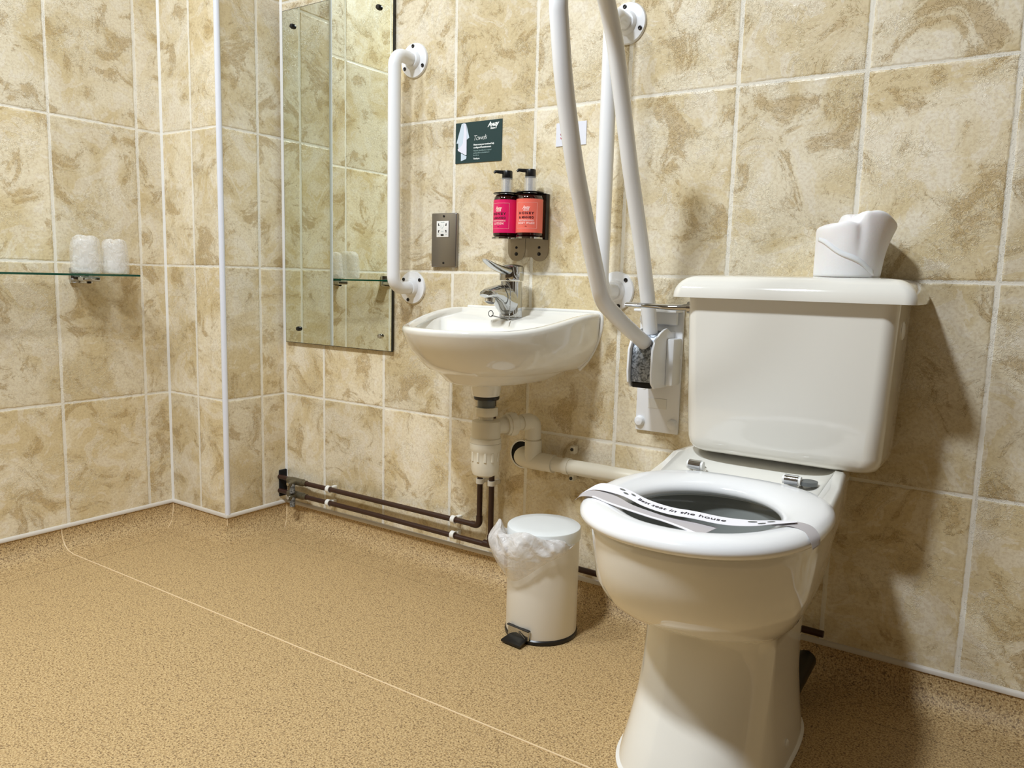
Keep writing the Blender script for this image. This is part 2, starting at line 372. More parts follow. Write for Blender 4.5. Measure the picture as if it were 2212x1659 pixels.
# ------------------------------------------------------------------ ceiling lamp (outside the frame, it lights the room)
for lx, ly, lb in [(1.08, -1.58, 'round white flush ceiling lamp above the middle of the room'), (0.30, -1.50, 'round white flush ceiling lamp nearer the left wall')]:
    t = thing('ceiling_lamp', (lx, ly, ZC), lb, 'lamp', 'ceiling lamps')
    obj('lamp_base', G().lathe([(0.0, 0), (0.165, 0), (0.165, -0.035), (0.16, -0.04), (0.0, -0.04)], (lx, ly, ZC), cap0=False, cap1=False), 'white_plastic', t)
    obj('diffuser', G().lathe([(0.15, -0.041), (0.148, -0.06), (0.13, -0.075), (0.0, -0.08)], (lx, ly, ZC), cap0=True, cap1=False), 'lens', t)

# ------------------------------------------------------------------ mirror
X0, X1, Z0, Z1 = 0.018, 0.474, 0.597, 1.60
t = thing('wall_mirror', (0.246, 0, 0.597), 'tall frameless mirror with green tint screwed to the tiled wall', 'mirror')
g = G().box(((X0 + X1) / 2, -0.0075, (Z0 + Z1) / 2), (X1 - X0, 0.007, Z1 - Z0), 0.0006, 1); obj('backing', g, 'edge_dark', t)
g = G(); e = 0.0016
g.add([(X0 + e, -0.0112, Z0 + e), (X1 - e - 0.001, -0.0112, Z0 + e), (X1 - e - 0.001, -0.0112, Z1 - e), (X0 + e, -0.0112, Z1 - e)], [[0, 1, 2, 3]])
obj('mirror_glass', g, 'mirror', t)
for (x, z, mm) in [(0.067, 1.549, 'black'), (0.42, 1.546, 'black'), (0.081, 0.642, 'black'), (0.43, 0.640, 'chrome')]:
    obj('screw', G().lathe([(0.0075, 0.0), (0.0075, 0.004), (0.006, 0.008), (0.0, 0.009)], (x, -0.0112, z), '-y', 16, True, False), mm, t)

# ------------------------------------------------------------------ grab rails
def flange(x, z, t, angs, xs=0.0):
    g = G().lathe([(0.0, 0.0), (0.0455, 0.0), (0.0458, 0.003), (0.044, 0.0065), (0.031, 0.008), (0.026, 0.010), (0.0235, 0.0165), (0.021, 0.0195), (0.0, 0.0195)], (x, 0, z), '-y', 48, False, False)
    f = obj('flange', g, 'coat', t)
    for a in angs:
        sx, sz = x + 0.0365 * math.cos(a), z + 0.0365 * math.sin(a)
        g = G().lathe([(0.0048, 0.0), (0.0048, 0.0016), (0.0035, 0.0019), (0.0024, 0.0012), (0.0, 0.0012)], (sx, -0.0074, sz), '-y', 14, True, False)
        obj('screw', g, 'steel_dark', f)
M['steel_dark'] = mat('screw_steel', srgb(52, 50, 50), 0.3, 0.8)
def rail(name, label, xt, xf, zt, zb, so, at, ab, grp):
    t = thing(name, (xf, 0, zb - 0.045), label, 'grab rail', grp)
    flange(xf, zt, t, at); flange(xf, zb, t, ab)
    pts = fillet([(xf, -0.012, zt), (xt, -so, zt + 0.002), (xt, -so, zb - 0.002), (xf, -0.012, zb)], 0.05, 12)
    obj('tube', G().tube(pts, 0.0172, 28), 'coat', t); return t
d2 = math.radians
rail('grab_rail', 'white tubular grab rail between the mirror and the basin tap', 0.543, 0.543, 1.392, 0.783, 0.082, [d2(93), d2(212), d2(332)], [d2(36), d2(250), d2(143)], 'vertical white grab rails')
rail('grab_rail', 'white tubular grab rail fixed to the wall behind the folding support arm', 1.176, 1.176, 1.391, 0.792, 0.082, [d2(100), d2(336), d2(218)], [d2(45), d2(165), d2(285)], 'vertical white grab rails')

# ------------------------------------------------------------------ towels sign
def P_(x, z, y): return (x, -y, z)
t = thing('towel_notice', (0.762, 0, 1.112), 'dark green towels notice with a hanging white towel drawing', 'sign')
g = G().box((0.762, -0.001, 1.1635), (0.1485, 0.002, 0.103), 0.0, 1); obj('card', g, 'sign_green', t)
sx0, sz0 = 0.6878, 1.112
def poly(pts, y): return G().add([(sx0 + a * 0.1485, -y, sz0 + b * 0.103) for a, b in pts], [list(range(len(pts)))])
obj('towel_print', poly([(0.13, 0.97), (0.18, 0.99), (0.22, 0.97), (0.225, 0.55), (0.22, 0.46), (0.14, 0.38), (0.06, 0.385), (0.06, 0.50), (0.02, 0.50)], 0.0023), 'towel_b', t)
obj('towel_print', poly([(0.19, 0.985), (0.225, 0.96), (0.245, 0.75), (0.25, 0.2), (0.22, 0.2), (0.06, 0.315), (0.05, 0.36), (0.13, 0.43), (0.165, 0.5), (0.18, 0.7)], 0.0026), 'towel_a', t)
obj('towel_print', poly([(0.235, 0.96), (0.305, 0.62), (0.25, 0.575), (0.245, 0.75)], 0.0026), 'towel_b', t)
obj('towel_print', poly([(0.125, 0.25), (0.25, 0.165), (0.24, 0.10), (0.125, 0.055)], 0.0024), 'towel_b', t)
def sign_text(s, a, b, size, m, shear=0.0, bold=0.0, spacing=1.0, rot=0.0):
    cr, sr = math.cos(rot), math.sin(rot)
    obj('lettering', text_on(s, size, lambda x, y, z: (sx0 + a * 0.1485 + x * cr - y * sr, -0.0024 - z, sz0 + b * 0.103 + x * sr + y * cr), shear=shear, bold=bold, spacing=spacing), m, t, sharp=0)
sign_text('Away', 0.70, 0.835, 0.0165, 'text_white', 0.35, 0.0005, 0.82, 0.06)
sign_text('Resorts', 0.755, 0.775, 0.0068, 'text_white', 0.35, 0.0002, 0.9, 0.06)
sign_text('Towels', 0.385, 0.535, 0.0185, 'text_white', 0.3, -0.00035, 0.78, 0.03)
sign_text('Please re-use your towels and help', 0.40, 0.415, 0.0057, 'text_white', 0, 0.00016, 0.84)
sign_text('us safeguard the environment.', 0.40, 0.345, 0.0057, 'text_white', 0, 0.00016, 0.84)
sign_text("However, if you'd like them replaced", 0.40, 0.27, 0.0050, 'text_grey', 0, 0, 0.80)
sign_text('just leave them on the bathroom', 0.40, 0.215, 0.0050, 'text_grey', 0, 0, 0.80)
sign_text('floor for us.', 0.40, 0.16, 0.0050, 'text_grey', 0, 0, 0.80)
sign_text('Thank you.', 0.40, 0.075, 0.0055, 'text_white', 0, 0.00016, 0.84)
# caution sign
t = thing('caution_notice', (1.038, 0, 1.1345), 'small white notice with red capital lettering, half hidden by the folding arm', 'sign')
obj('card', G().box((1.038, -0.001, 1.1615), (0.083, 0.002, 0.0545)), 'sign_white', t)
M['text_maroon'] = mat('text_dark_red', srgb(150, 8, 44), 0.5)
obj('lettering', text_on('CAUTION', 0.0105, lambda x, y, zz: (1.0088 + x, -0.0023 - zz, 1.1585 + y), bold=0.0004), 'text_maroon', t, sharp=0)
obj('lettering', text_on('Very hot water', 0.0072, lambda x, y, zz: (1.0088 + x, -0.0023 - zz, 1.1505 + y), bold=0.0002), 'text_red', t, sharp=0)

# ------------------------------------------------------------------ shaver socket
t = thing('shaver_socket', (0.659, 0, 0.840), 'brushed steel shaver socket plate with a white insert', 'socket')
obj('plate', G().box((0.659, -0.0055, 0.9125), (0.086, 0.011, 0.144), 0.003, 3), 'steel', t)
ins = obj('insert', G().box((0.6565, -0.0125, 0.942), (0.041, 0.003, 0.043), 0.0012, 2), 'white_plastic', t)
for (dx, dz) in [(-0.013, 0.012), (0.013, 0.012), (-0.013, -0.006), (0.013, -0.006)]:
    g = G().box((0.6565 + dx, -0.0143, 0.942 + dz), (0.0022, 0.0008, 0.0062)); g.box((0.6565 + dx + (0.0017 if dx < 0 else -0.0017), -0.0143, 0.942 + dz + (-0.002 if dz > 0 else 0.002)), (0.0026, 0.0008, 0.0022))
    obj('slot', g, 'black', ins)
obj('switch', G().box((0.6565, -0.0148, 0.9265), (0.0098, 0.0022, 0.0042), 0.0015, 3), 'black', ins)
for s, x, z, size in [('SHAVERS', 0.6505, 0.9585, 0.0033), ('ONLY', 0.6528, 0.9345, 0.003), ('115V', 0.6385, 0.9265, 0.003), ('230V', 0.667, 0.9265, 0.003)]:
    obj('lettering', text_on(s, size, lambda a, b, c: (x + a, -0.0141 - c, z + b), extrude=0.0001), 'text_grey', ins, sharp=0)
obj('shaver_symbol', G().tube([(0.6515, -0.0141, 0.954), (0.6515, -0.0141, 0.946), (0.655, -0.0141, 0.943), (0.660, -0.0141, 0.948), (0.6605, -0.0141, 0.954)], 0.0004, 6), 'text_grey', ins)
for z in (0.976, 0.852): obj('screw', G().lathe([(0.0032, 0), (0.0032, 0.001), (0.0, 0.0014)], (0.659, -0.0108, z), '-y', 14, True, False), 'steel_dark', t)

# ------------------------------------------------------------------ bottles in a steel holder
BX = [(0.8905, -0.052), (0.9585, -0.052)]
t = thing('bottle_holder', (0.93, 0, 0.857), 'polished steel double bottle holder screwed to the wall above the tap', 'holder')
for (bx, by) in BX:
    # rear tongue with lower lobe
    pts = [(bx - 0.026, 1.022), (bx + 0.026, 1.022), (bx + 0.026, 0.885)] + [(bx + 0.026 * math.cos(a), 0.885 - 0.026 * math.sin(a)) for a in [PI * k / 14 for k in range(1, 14)]] + [(bx - 0.026, 0.885)]
    g = G().loft([[(x, y, z) for x, z in pts] for y in (-0.0005, -0.0035)])
    lo = obj('back_plate', g, 'holder_steel', t)
    for z, r in ((0.877, 0.0046), (0.893, 0.0032)):
        obj('keyhole', G().lathe([(r, 0), (r, 0.0012), (r * 0.6, 0.0018), (0, 0.0018)], (bx, -0.0035, z), '-y', 16, True, False), 'steel_dark', lo)
g = G().box((0.9245, -0.0012, 0.955), (0.110, 0.0022, 0.12)); g.box((0.9245, -0.0012, 0.882), (0.06, 0.0022, 0.026)); obj('back_plate', g, 'holder_steel', t)
g = G()
for (bx, by) in BX: g.lathe([(0.0, 0), (0.034, 0), (0.0345, 0.004), (0.033, 0.005), (0.0, 0.003)], (bx, by, 0.911), 'z', 32, False, False)
g.box((0.9245, -0.012, 0.913), (0.11, 0.024, 0.003)); obj('base_shelf', g, 'chrome', t)
g = G()
pl = []
for (bx, by) in BX: g.lathe([(0.0185, 0), (0.0335, 0), (0.0335, 0.0022), (0.0185, 0.0022), (0.0185, 0)], (bx, by, 1.0205), 'z', 32, False, False)
g.box((0.9235, -0.010, 1.0216), (0.117, 0.020, 0.0022), 0.0005, 1); g.box((0.9245, -0.034, 1.0216), (0.03, 0.03, 0.0022), 0.0005, 1); obj('top_shelf', g, 'black', t)
obj('side_plate', G().box((0.9830, -0.009, 0.967), (0.0025, 0.018, 0.110), 0.001, 1), 'black', t)
def bottle(bx, by, label, lm, line4, line3, rot, cat_words):
    t = thing('pump_bottle', (bx, by, 0.9155), label, 'bottle', 'pump bottles in the wall holder')
    z0 = 0.9165
    obj('bottle_body', G().lathe([(0.0, 0), (0.029, 0), (0.0318, 0.003), (0.0322, 0.01), (0.0322, 0.088), (0.0305, 0.096), (0.025, 0.1015), (0.018, 0.1035), (0.0165, 0.1045), (0, 0.1045)], (bx, by, z0), 'z', 48, False, False), 'amber', t)
    lab = obj('label', G().loft([[(bx + 0.0326 * math.cos(2 * PI * k / 64), by + 0.0326 * math.sin(2 * PI * k / 64), z) for k in range(64)] for z in (z0 + 0.0085, z0 + 0.0885)], False, False), lm, t)
    def wrap(x, y, z, R=0.0328):
        a = rot + x / R; return (bx + (R + z) * math.cos(a), by + (R + z) * math.sin(a), z0 + y)
    def line(s, cap, y, m, width, sp=1.25, bold=0.0, shear=0):
        vs, fs = text_mesh(s, cap / 0.72, align='CENTER', spacing=sp, bold=bold, shear=shear, extrude=0.0001)
        xs = [v.x for v in vs]; mx = (max(xs) + min(xs)) / 2; k = width / (max(xs) - min(xs)); g = G()
        g.add([wrap((v.x - mx) * k, v.y - cap / 2 + y + 0.0085, v.z + 0.0002) for v in vs], fs); obj('lettering', g, m, lab, sharp=0)
    line('Away', 0.0085, 0.0595, 'text_pale', 0.0200, 0.85, 0.0006, 0.3); line('Resorts', 0.0034, 0.0530, 'text_pale', 0.0150, 0.9, 0.0003, 0.3)
    line('HONEY', 0.0054, 0.0460, 'text_dark', 0.039, 1.4, 0.0003); line('& MANGO', 0.0050, 0.0360, 'text_dark', 0.038, 1.25, 0.0003)
    line(line3, 0.0030, 0.0288, 'text_pale', 0.038, 1.15, 0.0002); line(line4, 0.0052, 0.0225, 'text_pale', 0.042 if ' ' in line4 else 0.028, 1.25, 0.0004); line('300ml', 0.0016, 0.0150, 'text_dark', 0.005, 1.0)
    W, H0, H1 = 0.0275, 0.0185, 0.0795
    g = G()
    for (xa, ya, xb, yb) in [(-W, H0, W, H0), (-W, H1, W, H1), (-W, H0, -W, H1), (W, H0, W, H1)]:
        g.tube([wrap(xa + (xb - xa) * k / 12, ya + (yb - ya) * k / 12, 0.0) for k in range(13)], 0.0003, 6)
    obj('label_border', g, 'text_pale', lab)
    obj('collar', G().lathe([(0.0148, 0.1045), (0.0148, 0.141), (0.0140, 0.142), (0.0, 0.142)], (bx, by, z0), 'z', 32, True, False), 'clear', t)
    obj('pump_stem', G().lathe([(0.0108, 0.1045), (0.0108, 0.1395), (0.0, 0.1397)], (bx, by, z0), 'z', 32, True, False), 'bright_metal', t)
    g = G().lathe([(0.0125, 0.140), (0.0130, 0.141), (0.0128, 0.158), (0.0118, 0.160), (0.0, 0.1605)], (bx, by, z0), 'z', 24, True, False)
    dv = Vector((-0.55, -0.62, 0)).normalized()
    p0 = Vector((bx, by, z0 + 0.1565)); g.tube([p0, p0 + dv * 0.020, p0 + dv * 0.030 + Vector((0, 0, 0.0005)), p0 + dv * 0.0335 - Vector((0, 0, 0.003))], 0.0042, 12, radii=[0.0048, 0.0042, 0.0036, 0.003])
    obj('pump_head', g, 'black', t)
bottle(BX[0][0], BX[0][1], 'dark pump bottle with a bright pink lotion label', 'pink', 'LOTION', 'MOISTURISING', d2(-92), '')
bottle(BX[1][0], BX[1][1], 'dark pump bottle with a coral body wash label', 'coral', 'BODY WASH', 'REFRESHING', d2(-72), '')

# ------------------------------------------------------------------ wash basin
CXB = 0.925
def zr(y): 
    tt = min(max((-y - 0.02) / 0.30, 0), 1); tt = tt * tt * (3 - 2 * tt); return 0.737 - 0.036 * tt
NB = 72
def dring(hw, pj, z, back=-0.001, flat=0.055, n=2.22, cx=CXB, ramp=None):
    pts = []
    for k in range(NB):
        f = k / NB
        if f < 0.6:
            a = PI + PI * f / 0.6; c, s = math.cos(a), -math.sin(a)
            x = cx + hw * math.copysign(abs(c) ** (2 / n), c); y = -flat - (pj - flat) * abs(s) ** (2 / n)
        elif f < 0.7: q = (f - 0.6) / 0.1; x = cx + hw; y = -flat + (back + flat) * q
        elif f < 0.9: q = (f - 0.7) / 0.2; x = cx + hw - 2 * hw * q; y = back
        else: q = (f - 0.9) / 0.1; x = cx - hw; y = back - (back + flat) * q
        pts.append((x, y, z if not callable(z) else z(y)))
    return pts
t = thing('wash_basin', (CXB, 0, 0.535), 'small white ceramic wall basin under the chrome tap', 'basin')
rings = [dring(0.075, 0.255, 0.566, -0.105, 0.13, 2.1), dring(0.105, 0.272, 0.572, -0.07, 0.11, 2.2), dring(0.128, 0.283, 0.590, -0.03, 0.1, 2.3), dring(0.135, 0.288, 0.5955, -0.002, 0.09, 2.4), dring(0.163, 0.308, 0.601, n=2.3), dring(0.184, 0.334, 0.622), dring(0.2005, 0.358, 0.648), dring(0.2095, 0.371, 0.672), dring(0.2125, 0.377, lambda y: zr(y) - 0.016), dring(0.2135, 0.380, lambda y: zr(y) - 0.008),
         dring(0.2115, 0.378, lambda y: zr(y) - 0.002), dring(0.206, 0.372, zr, -0.003), dring(0.198, 0.364, zr, -0.009), dring(0.193, 0.358, lambda y: zr(y) - 0.0035, -0.014), dring(0.190, 0.354, lambda y: zr(y) - 0.012 if y > -0.13 else zr(y) - 0.010, -0.020),
         dring(0.184, 0.346, lambda y: min(zr(y) - 0.016, 0.716), -0.115, 0.15, 2.3), dring(0.178, 0.330, lambda y: min(zr(y) - 0.024, 0.705), -0.122, 0.16, 2.2), dring(0.160, 0.312, 0.665, -0.14, 0.19, 2.1), dring(0.12, 0.28, 0.628, -0.16, 0.2, 2), dring(0.06, 0.235, 0.612, -0.175, 0.2, 2), dring(0.02, 0.215, 0.610, -0.195, 0.205, 2)]
obj('basin_body', G().loft(rings), 'ceramic', t, sharp=80)
obj('drain_boss', G().lathe([(0.0, 0.004), (0.040, 0.0), (0.0375, -0.006), (0.034, -0.030), (0.032, -0.0335), (0.0, -0.034)], (CXB, -0.17, 0.568), 'z', 40, False, False), 'ceramic', t)
obj('drain_fitting', G().lathe([(0.021, 0.0), (0.021, 0.003), (0.014, 0.004), (0.0, 0.002)], (CXB, -0.205, 0.609), 'z', 24, True, False), 'chrome', t)
obj('sealant_bead', G().tube(spline([(1.084, -0.001, 0.597), (1.105, -0.001, 0.62), (1.123, -0.001, 0.65), (1.135, -0.001, 0.68), (1.1410, -0.001, 0.712), (1.136, -0.001, 0.735), (1.10, -0.002, 0.7395), (0.93, -0.002, 0.739), (0.74, -0.002, 0.738)], 6), 0.0046, 10), 'sealant', t)

# ------------------------------------------------------------------ tap
TX, TY = 0.925, -0.073
t = thing('basin_tap', (TX, TY, 0.722), 'chrome single lever mixer tap standing on the basin', 'tap')
g = G().loft([[(TX + rx * math.cos(a) + ox, TY + ry * math.sin(a) + oy, z) for a in [2 * PI * k / 40 for k in range(40)]] for rx, ry, z, ox, oy in [(0.0275, 0.0290, 0.7185, 0, 0), (0.0280, 0.0295, 0.7215, 0, 0), (0.0276, 0.0290, 0.73, 0, 0), (0.0268, 0.0280, 0.76, 0, 0), (0.0265, 0.0270, 0.808, 0, 0)]])
tb = obj('tap_body', g, 'chrome', t, sharp=40)
def ell(y, z, rx, rz, tilt=0.0, n=28):
    out = []
    for k in range(n):
        a = 2 * PI * k / n; lx = rx * math.copysign(abs(math.cos(a)) ** 0.85, math.cos(a)); lz = rz * math.sin(a)
        out.append((TX + lx, y - lz * math.sin(tilt), z + lz * math.cos(tilt)))
    return out
obj('spout', G().loft([ell(TY + 0.004, 0.757, 0.0262, 0.037), ell(TY - 0.014, 0.7590, 0.0262, 0.0375, 0.0), ell(TY - 0.030, 0.7625, 0.0258, 0.0370, 0.05), ell(TY - 0.046, 0.7690, 0.0248, 0.0310, 0.15), ell(TY - 0.064, 0.7755, 0.0234, 0.0225, 0.3), ell(TY - 0.088, 0.7780, 0.0218, 0.0150, 0.5), ell(TY - 0.104, 0.7755, 0.0190, 0.0110, 0.7), ell(TY - 0.112, 0.773, 0.013, 0.006, 0.8)]), 'chrome', t, sharp=60)
obj('aerator', G().tube([(TX, TY - 0.086, 0.772), (TX, TY - 0.090, 0.7575)], 0.0125, 24), 'chrome_dull', t)
obj('outlet', G().tube([(TX, TY - 0.0900, 0.7576), (TX, TY - 0.0904, 0.7566)], 0.0105, 24), 'black', t)
obj('cap', G().lathe([(0.0, 0.0), (0.0290, 0.0), (0.0300, 0.002), (0.0300, 0.030), (0.0292, 0.034), (0.026, 0.037), (0.012, 0.0395), (0.0, 0.040)], (TX, TY, 0.8095), 'z', 48, False, False), 'chrome', t)
lv = [((TY - 0.020), 0.832, 0.018, 0.0100), ((TY - 0.035), 0.834, 0.0175, 0.0092), ((TY - 0.060), 0.8385, 0.0165, 0.0078), ((TY - 0.085), 0.8455, 0.0150, 0.0055), ((TY - 0.105), 0.8530, 0.0120, 0.0033), ((TY - 0.117), 0.858, 0.006, 0.0015)]
obj('lever', G().loft([ell(y, z, a, b, -0.15) for y, z, a, b in lv]), 'chrome', t, sharp=60)
# plug chain of beads hooked on the spout
g = G(); path = spline([(TX + 0.004, TY - 0.034, 0.8065), (TX + 0.016, TY - 0.040, 0.801), (TX + 0.0265, TY - 0.044, 0.790), (TX + 0.0285, TY - 0.045, 0.77), (TX + 0.0285, TY - 0.046, 0.745), (TX + 0.0285, TY - 0.048, 0.725), (TX + 0.031, TY - 0.060, 0.714)], 9)
for p in path: g.sphere(p, 0.0016, 8, 6)
path = spline([(TX - 0.020, TY - 0.052, 0.724), (TX - 0.008, TY - 0.040, 0.7205), (TX + 0.012, TY - 0.036, 0.7195), (TX + 0.026, TY - 0.026, 0.7195), (TX + 0.0335, TY - 0.004, 0.7205)], 8)
for p in path: g.sphere(p, 0.0016, 8, 6)
ch = thing('plug_chain', (TX + 0.03, TY - 0.05, 0.716), 'silver bead plug chain draped over the tap spout', 'chain')
obj('beads', g, 'chrome', ch)
g = G(); cc = Vector((TX - 0.021, TY - 0.055, 0.729)); g.tube([cc + Vector((0.0055 * math.cos(a), 0.002 * math.cos(a), 0.0075 * math.sin(a))) for a in [2 * PI * k / 20 for k in range(21)]], 0.0009, 6); obj('ring', g, 'steel_dark', ch)

# ------------------------------------------------------------------ basin trap and waste
TXX, TYY = CXB + 0.002, -0.17
t = thing('bottle_trap', (TXX, TYY, 0.336), 'white plastic bottle trap hanging under the basin', 'trap')
c0 = (TXX, TYY, 0)
def ribbed(r, z0, z1, nr, c, axis='z', dep=0.0016):
    n = nr * 4; ring = []
    rings = []
    for z, s in ((z0, 0.94), (z0 + 0.003, 1), (z1 - 0.003, 1), (z1, 0.94)):
        rg = []
        for k in range(n):
            a = 2 * PI * k / n; rad = (r if (k // 2) % 2 else r - dep) * s
            if axis == 'z': rg.append((c[0] + rad * math.cos(a), c[1] + rad * math.sin(a), z))
            else: rg.append(Vector(c) + axis[0] * z + (axis[1] * math.cos(a) + axis[2] * math.sin(a)) * rad)
        rings.append(rg)
    return G().loft(rings)
obj('washer', G().lathe([(0, 0.534), (0.031, 0.534), (0.031, 0.529), (0.029, 0.5255), (0, 0.5255)], c0, 'z', 32, False, False), 'black', t)
obj('tail_pipe', G().lathe([(0.0215, 0.527), (0.0215, 0.495)], c0, 'z', 32), 'grey_plastic', t)
obj('nut', ribbed(0.0285, 0.486, 0.507, 8, c0), 'pipe_white', t)
obj('neck', G().lathe([(0.0175, 0.490), (0.0175, 0.472)], c0, 'z', 32), 'pipe_white', t)
obj('trap_body', G().lathe([(0.0, 0.476), (0.024, 0.476), (0.0335, 0.473), (0.035, 0.468), (0.035, 0.433), (0.0375, 0.4315), (0.0378, 0.424), (0.0378, 0.421)], c0, 'z', 48, False, True), 'pipe_white', t)
cup = obj('trap_cup', G().lathe([(0.0378, 0.4205), (0.0385, 0.418), (0.0385, 0.404), (0.0352, 0.399), (0.0342, 0.379), (0.0335, 0.354), (0.030, 0.343), (0.018, 0.337), (0.0, 0.3355)], c0, 'z', 48, True, False), 'pipe_white', t)
g = G()
for k in range(5):
    a = d2(-115 + k * 30); g.box((TXX + 0.0345 * math.cos(a), TYY + 0.0345 * math.sin(a), 0.389), (0.004, 0.006, 0.024), 0.001, 1, rot=Matrix.Rotation(a, 4, 'Z').to_euler())
obj('grip_rib', g, 'pipe_white', cup)
EL = Vector((0.985, -0.048, 0.464)); TP = Vector((TXX, TYY, 0.456)); dr = (EL - TP).normalized(); sd = dr.cross(Vector((0, 0, 1))).normalized(); up = sd.cross(dr)
obj('outlet', G().tube([TP + dr * 0.025, TP + dr * 0.062], 0.018, 28, radii=[0.0185, 0.0205]), 'pipe_white', t)
obj('nut', ribbed(0.0295, 0.062, 0.082, 8, TP, (dr, sd, up)), 'pipe_white', t)
obj('nut_collar', G().tube([TP + dr * 0.054, TP + dr * 0.064], 0.0255, 28), 'pipe_white', t)
# grey overflow hose behind the trap
obj('overflow_hose', G().tube(spline([(TXX - 0.03, TYY + 0.045, 0.50), (TXX - 0.032, TYY + 0.04, 0.47), (TXX - 0.038, TYY + 0.03, 0.41)], 6), 0.0065, 12), 'grey_plastic', t)
# waste pipe
t = thing('waste_pipe', (1.2, -0.042, 0.33), 'cream plastic waste pipe running from the basin trap along the wall behind the toilet', 'pipe')
WZ = 0.362
p_in = TP + dr * 0.080
obj('pipe', G().tube(fillet([tuple(p_in), tuple(EL), (0.985, -0.045, WZ)], 0.022, 10), 0.0178, 28), 'pipe_white', t)
obj('elbow', G().tube(fillet([tuple(EL - dr * 0.035), tuple(EL), (0.985, -0.0475, 0.42)], 0.023, 10), 0.0205, 28), 'pipe_white', t)
g = G().tube([(0.985, -0.045, 0.415), (0.985, -0.045, 0.385), (0.985, -0.045, WZ)], 0.0215, 28); obj('tee_socket', g, 'pipe_white', t)
g = G().tube(spline([(0.932, 0.004, WZ), (0.938, -0.020, WZ), (0.953, -0.037, WZ), (0.985, -0.043, WZ), (1.045, -0.043, WZ)], 6), 0.0225, 28); obj('tee', g, 'pipe_white', t)
obj('run_pipe', G().tube([(1.04, -0.043, WZ), (1.30, -0.043, WZ), (1.415, -0.043, WZ)], 0.0185, 28), 'pipe_white', t)
g = G().lathe([(0.034, 0.0), (0.034, 0.003), (0.0375, 0.003), (0.0375, 0.0)], (0.925, -0.0005, WZ), '-y', 32, False, False)
obj('wall_seal', g, 'sealant', t)
obj('wall_hole', G().lathe([(0.0, 0.0), (0.034, 0.0), (0.034, 0.0012), (0.0, 0.0012)], (0.925, -0.0005, WZ), '-y', 32, False, False), 'dark', t)
t = thing('pipe_bracket', (1.083, 0, 0.33), 'cream saddle clip with two screws holding the waste pipe', 'bracket')
obj('band', G().tube([(1.076, -0.043, WZ), (1.091, -0.043, WZ)], 0.0208, 28), 'pipe_white', t)
obj('foot', G().box((1.0835, -0.012, WZ + 0.036), (0.013, 0.02, 0.020), 0.002, 1), 'pipe_white', t)
obj('foot', G().box((1.0835, -0.012, WZ - 0.033), (0.013, 0.02, 0.018), 0.002, 1), 'pipe_white', t)
for dz in (0.038, -0.035): obj('screw', G().lathe([(0.0042, 0), (0.0042, 0.002), (0, 0.0024)], (1.0835, -0.0218, WZ + dz), '-y', 12, True, False), 'black', t)

# ------------------------------------------------------------------ copper supply pipes, painted brown
t = thing('supply_pipe', (0.81, -0.03, 0.152), 'upper brown painted supply pipe turning up behind the basin trap', 'pipe', 'brown supply pipes')
ZU, ZL, PY, PR = 0.153, 0.109, -0.030, 0.0075
obj('pipe', G().tube(fillet([(-0.03, PY, ZU + 0.003), (0.12, PY, ZU), (0.811, PY, ZU), (0.811, PY, 0.50)], [0.05, 0.017], 8), PR, 18), 'copper_brown', t)
obj('elbow', G().tube(fillet([(0.785, PY, ZU), (0.811, PY, ZU), (0.811, PY, ZU + 0.027)], 0.017, 8), PR + 0.0014, 18), 'copper_brown', t)
t = thing('supply_pipe', (0.85, -0.03, 0.108), 'lower brown painted supply pipe with a branch running on behind the bin', 'pipe', 'brown supply pipes')
obj('pipe', G().tube([(-0.03, PY, ZL), (0.4, PY, ZL), (1.70, PY, ZL - 0.010)], PR, 18), 'copper_brown', t)
obj('riser', G().tube([(0.849, PY, ZL), (0.849, PY, 0.50)], PR, 18), 'copper_brown', t)
g = G().tube([(0.828, PY, ZL), (0.87, PY, ZL)], PR + 0.0016, 18); g.tube([(0.849, PY, ZL), (0.849, PY, ZL + 0.025)], PR + 0.0016, 18); obj('tee', g, 'copper_brown', t)
struct('trim_13', G().box((0.001, -0.0155, 0.133), (0.006, 0.033, 0.088), 0.002, 1), 'dark')
def clip(x, z, vert, label):
    t = thing('pipe_clip', (x, 0, z), label, 'pipe clip', 'white pipe clips')
    c = Vector((x, PY, z)); g = G(); rings = []
    for w_ in (-0.0065, 0.0065):
        rg = []
        for rad in (PR + 0.0035, PR + 0.0008):
            aa = [d2(-250 + 320 * k / 20) for k in range(21)]
            if rad < PR + 0.002: aa = aa[::-1]
            for a in aa:
                p, q = rad * math.cos(a), rad * math.sin(a)
                rg.append(c + (Vector((w_, q, p)) if not vert else Vector((p, q, w_))))
        rings.append(rg)
    g.loft(rings); obj('ring', g, 'white_plastic', t, sharp=50)
    if vert: g = G().box((x + 0.002, -0.010, z), (0.013, 0.020, 0.012), 0.0015, 1)
    else: g = G().box((x, -0.010, z), (0.012, 0.020, 0.013), 0.0015, 1)
    obj('foot', g, 'white_plastic', t)
    return t
clip(0.231, ZU, False, 'white clip on the upper brown pipe nearest the corner')
clip(0.230, ZL, False, 'white clip on the lower brown pipe nearest the corner')
clip(0.724, ZU, False, 'white clip on the upper brown pipe close to its elbow')
clip(0.723, ZL, False, 'white clip on the lower brown pipe close to the tee joint')
clip(0.811, 0.277, True, 'white clip round the rising brown pipe nearer the mirror')
clip(0.849, 0.277, True, 'white clip round the rising brown pipe nearer the bin')
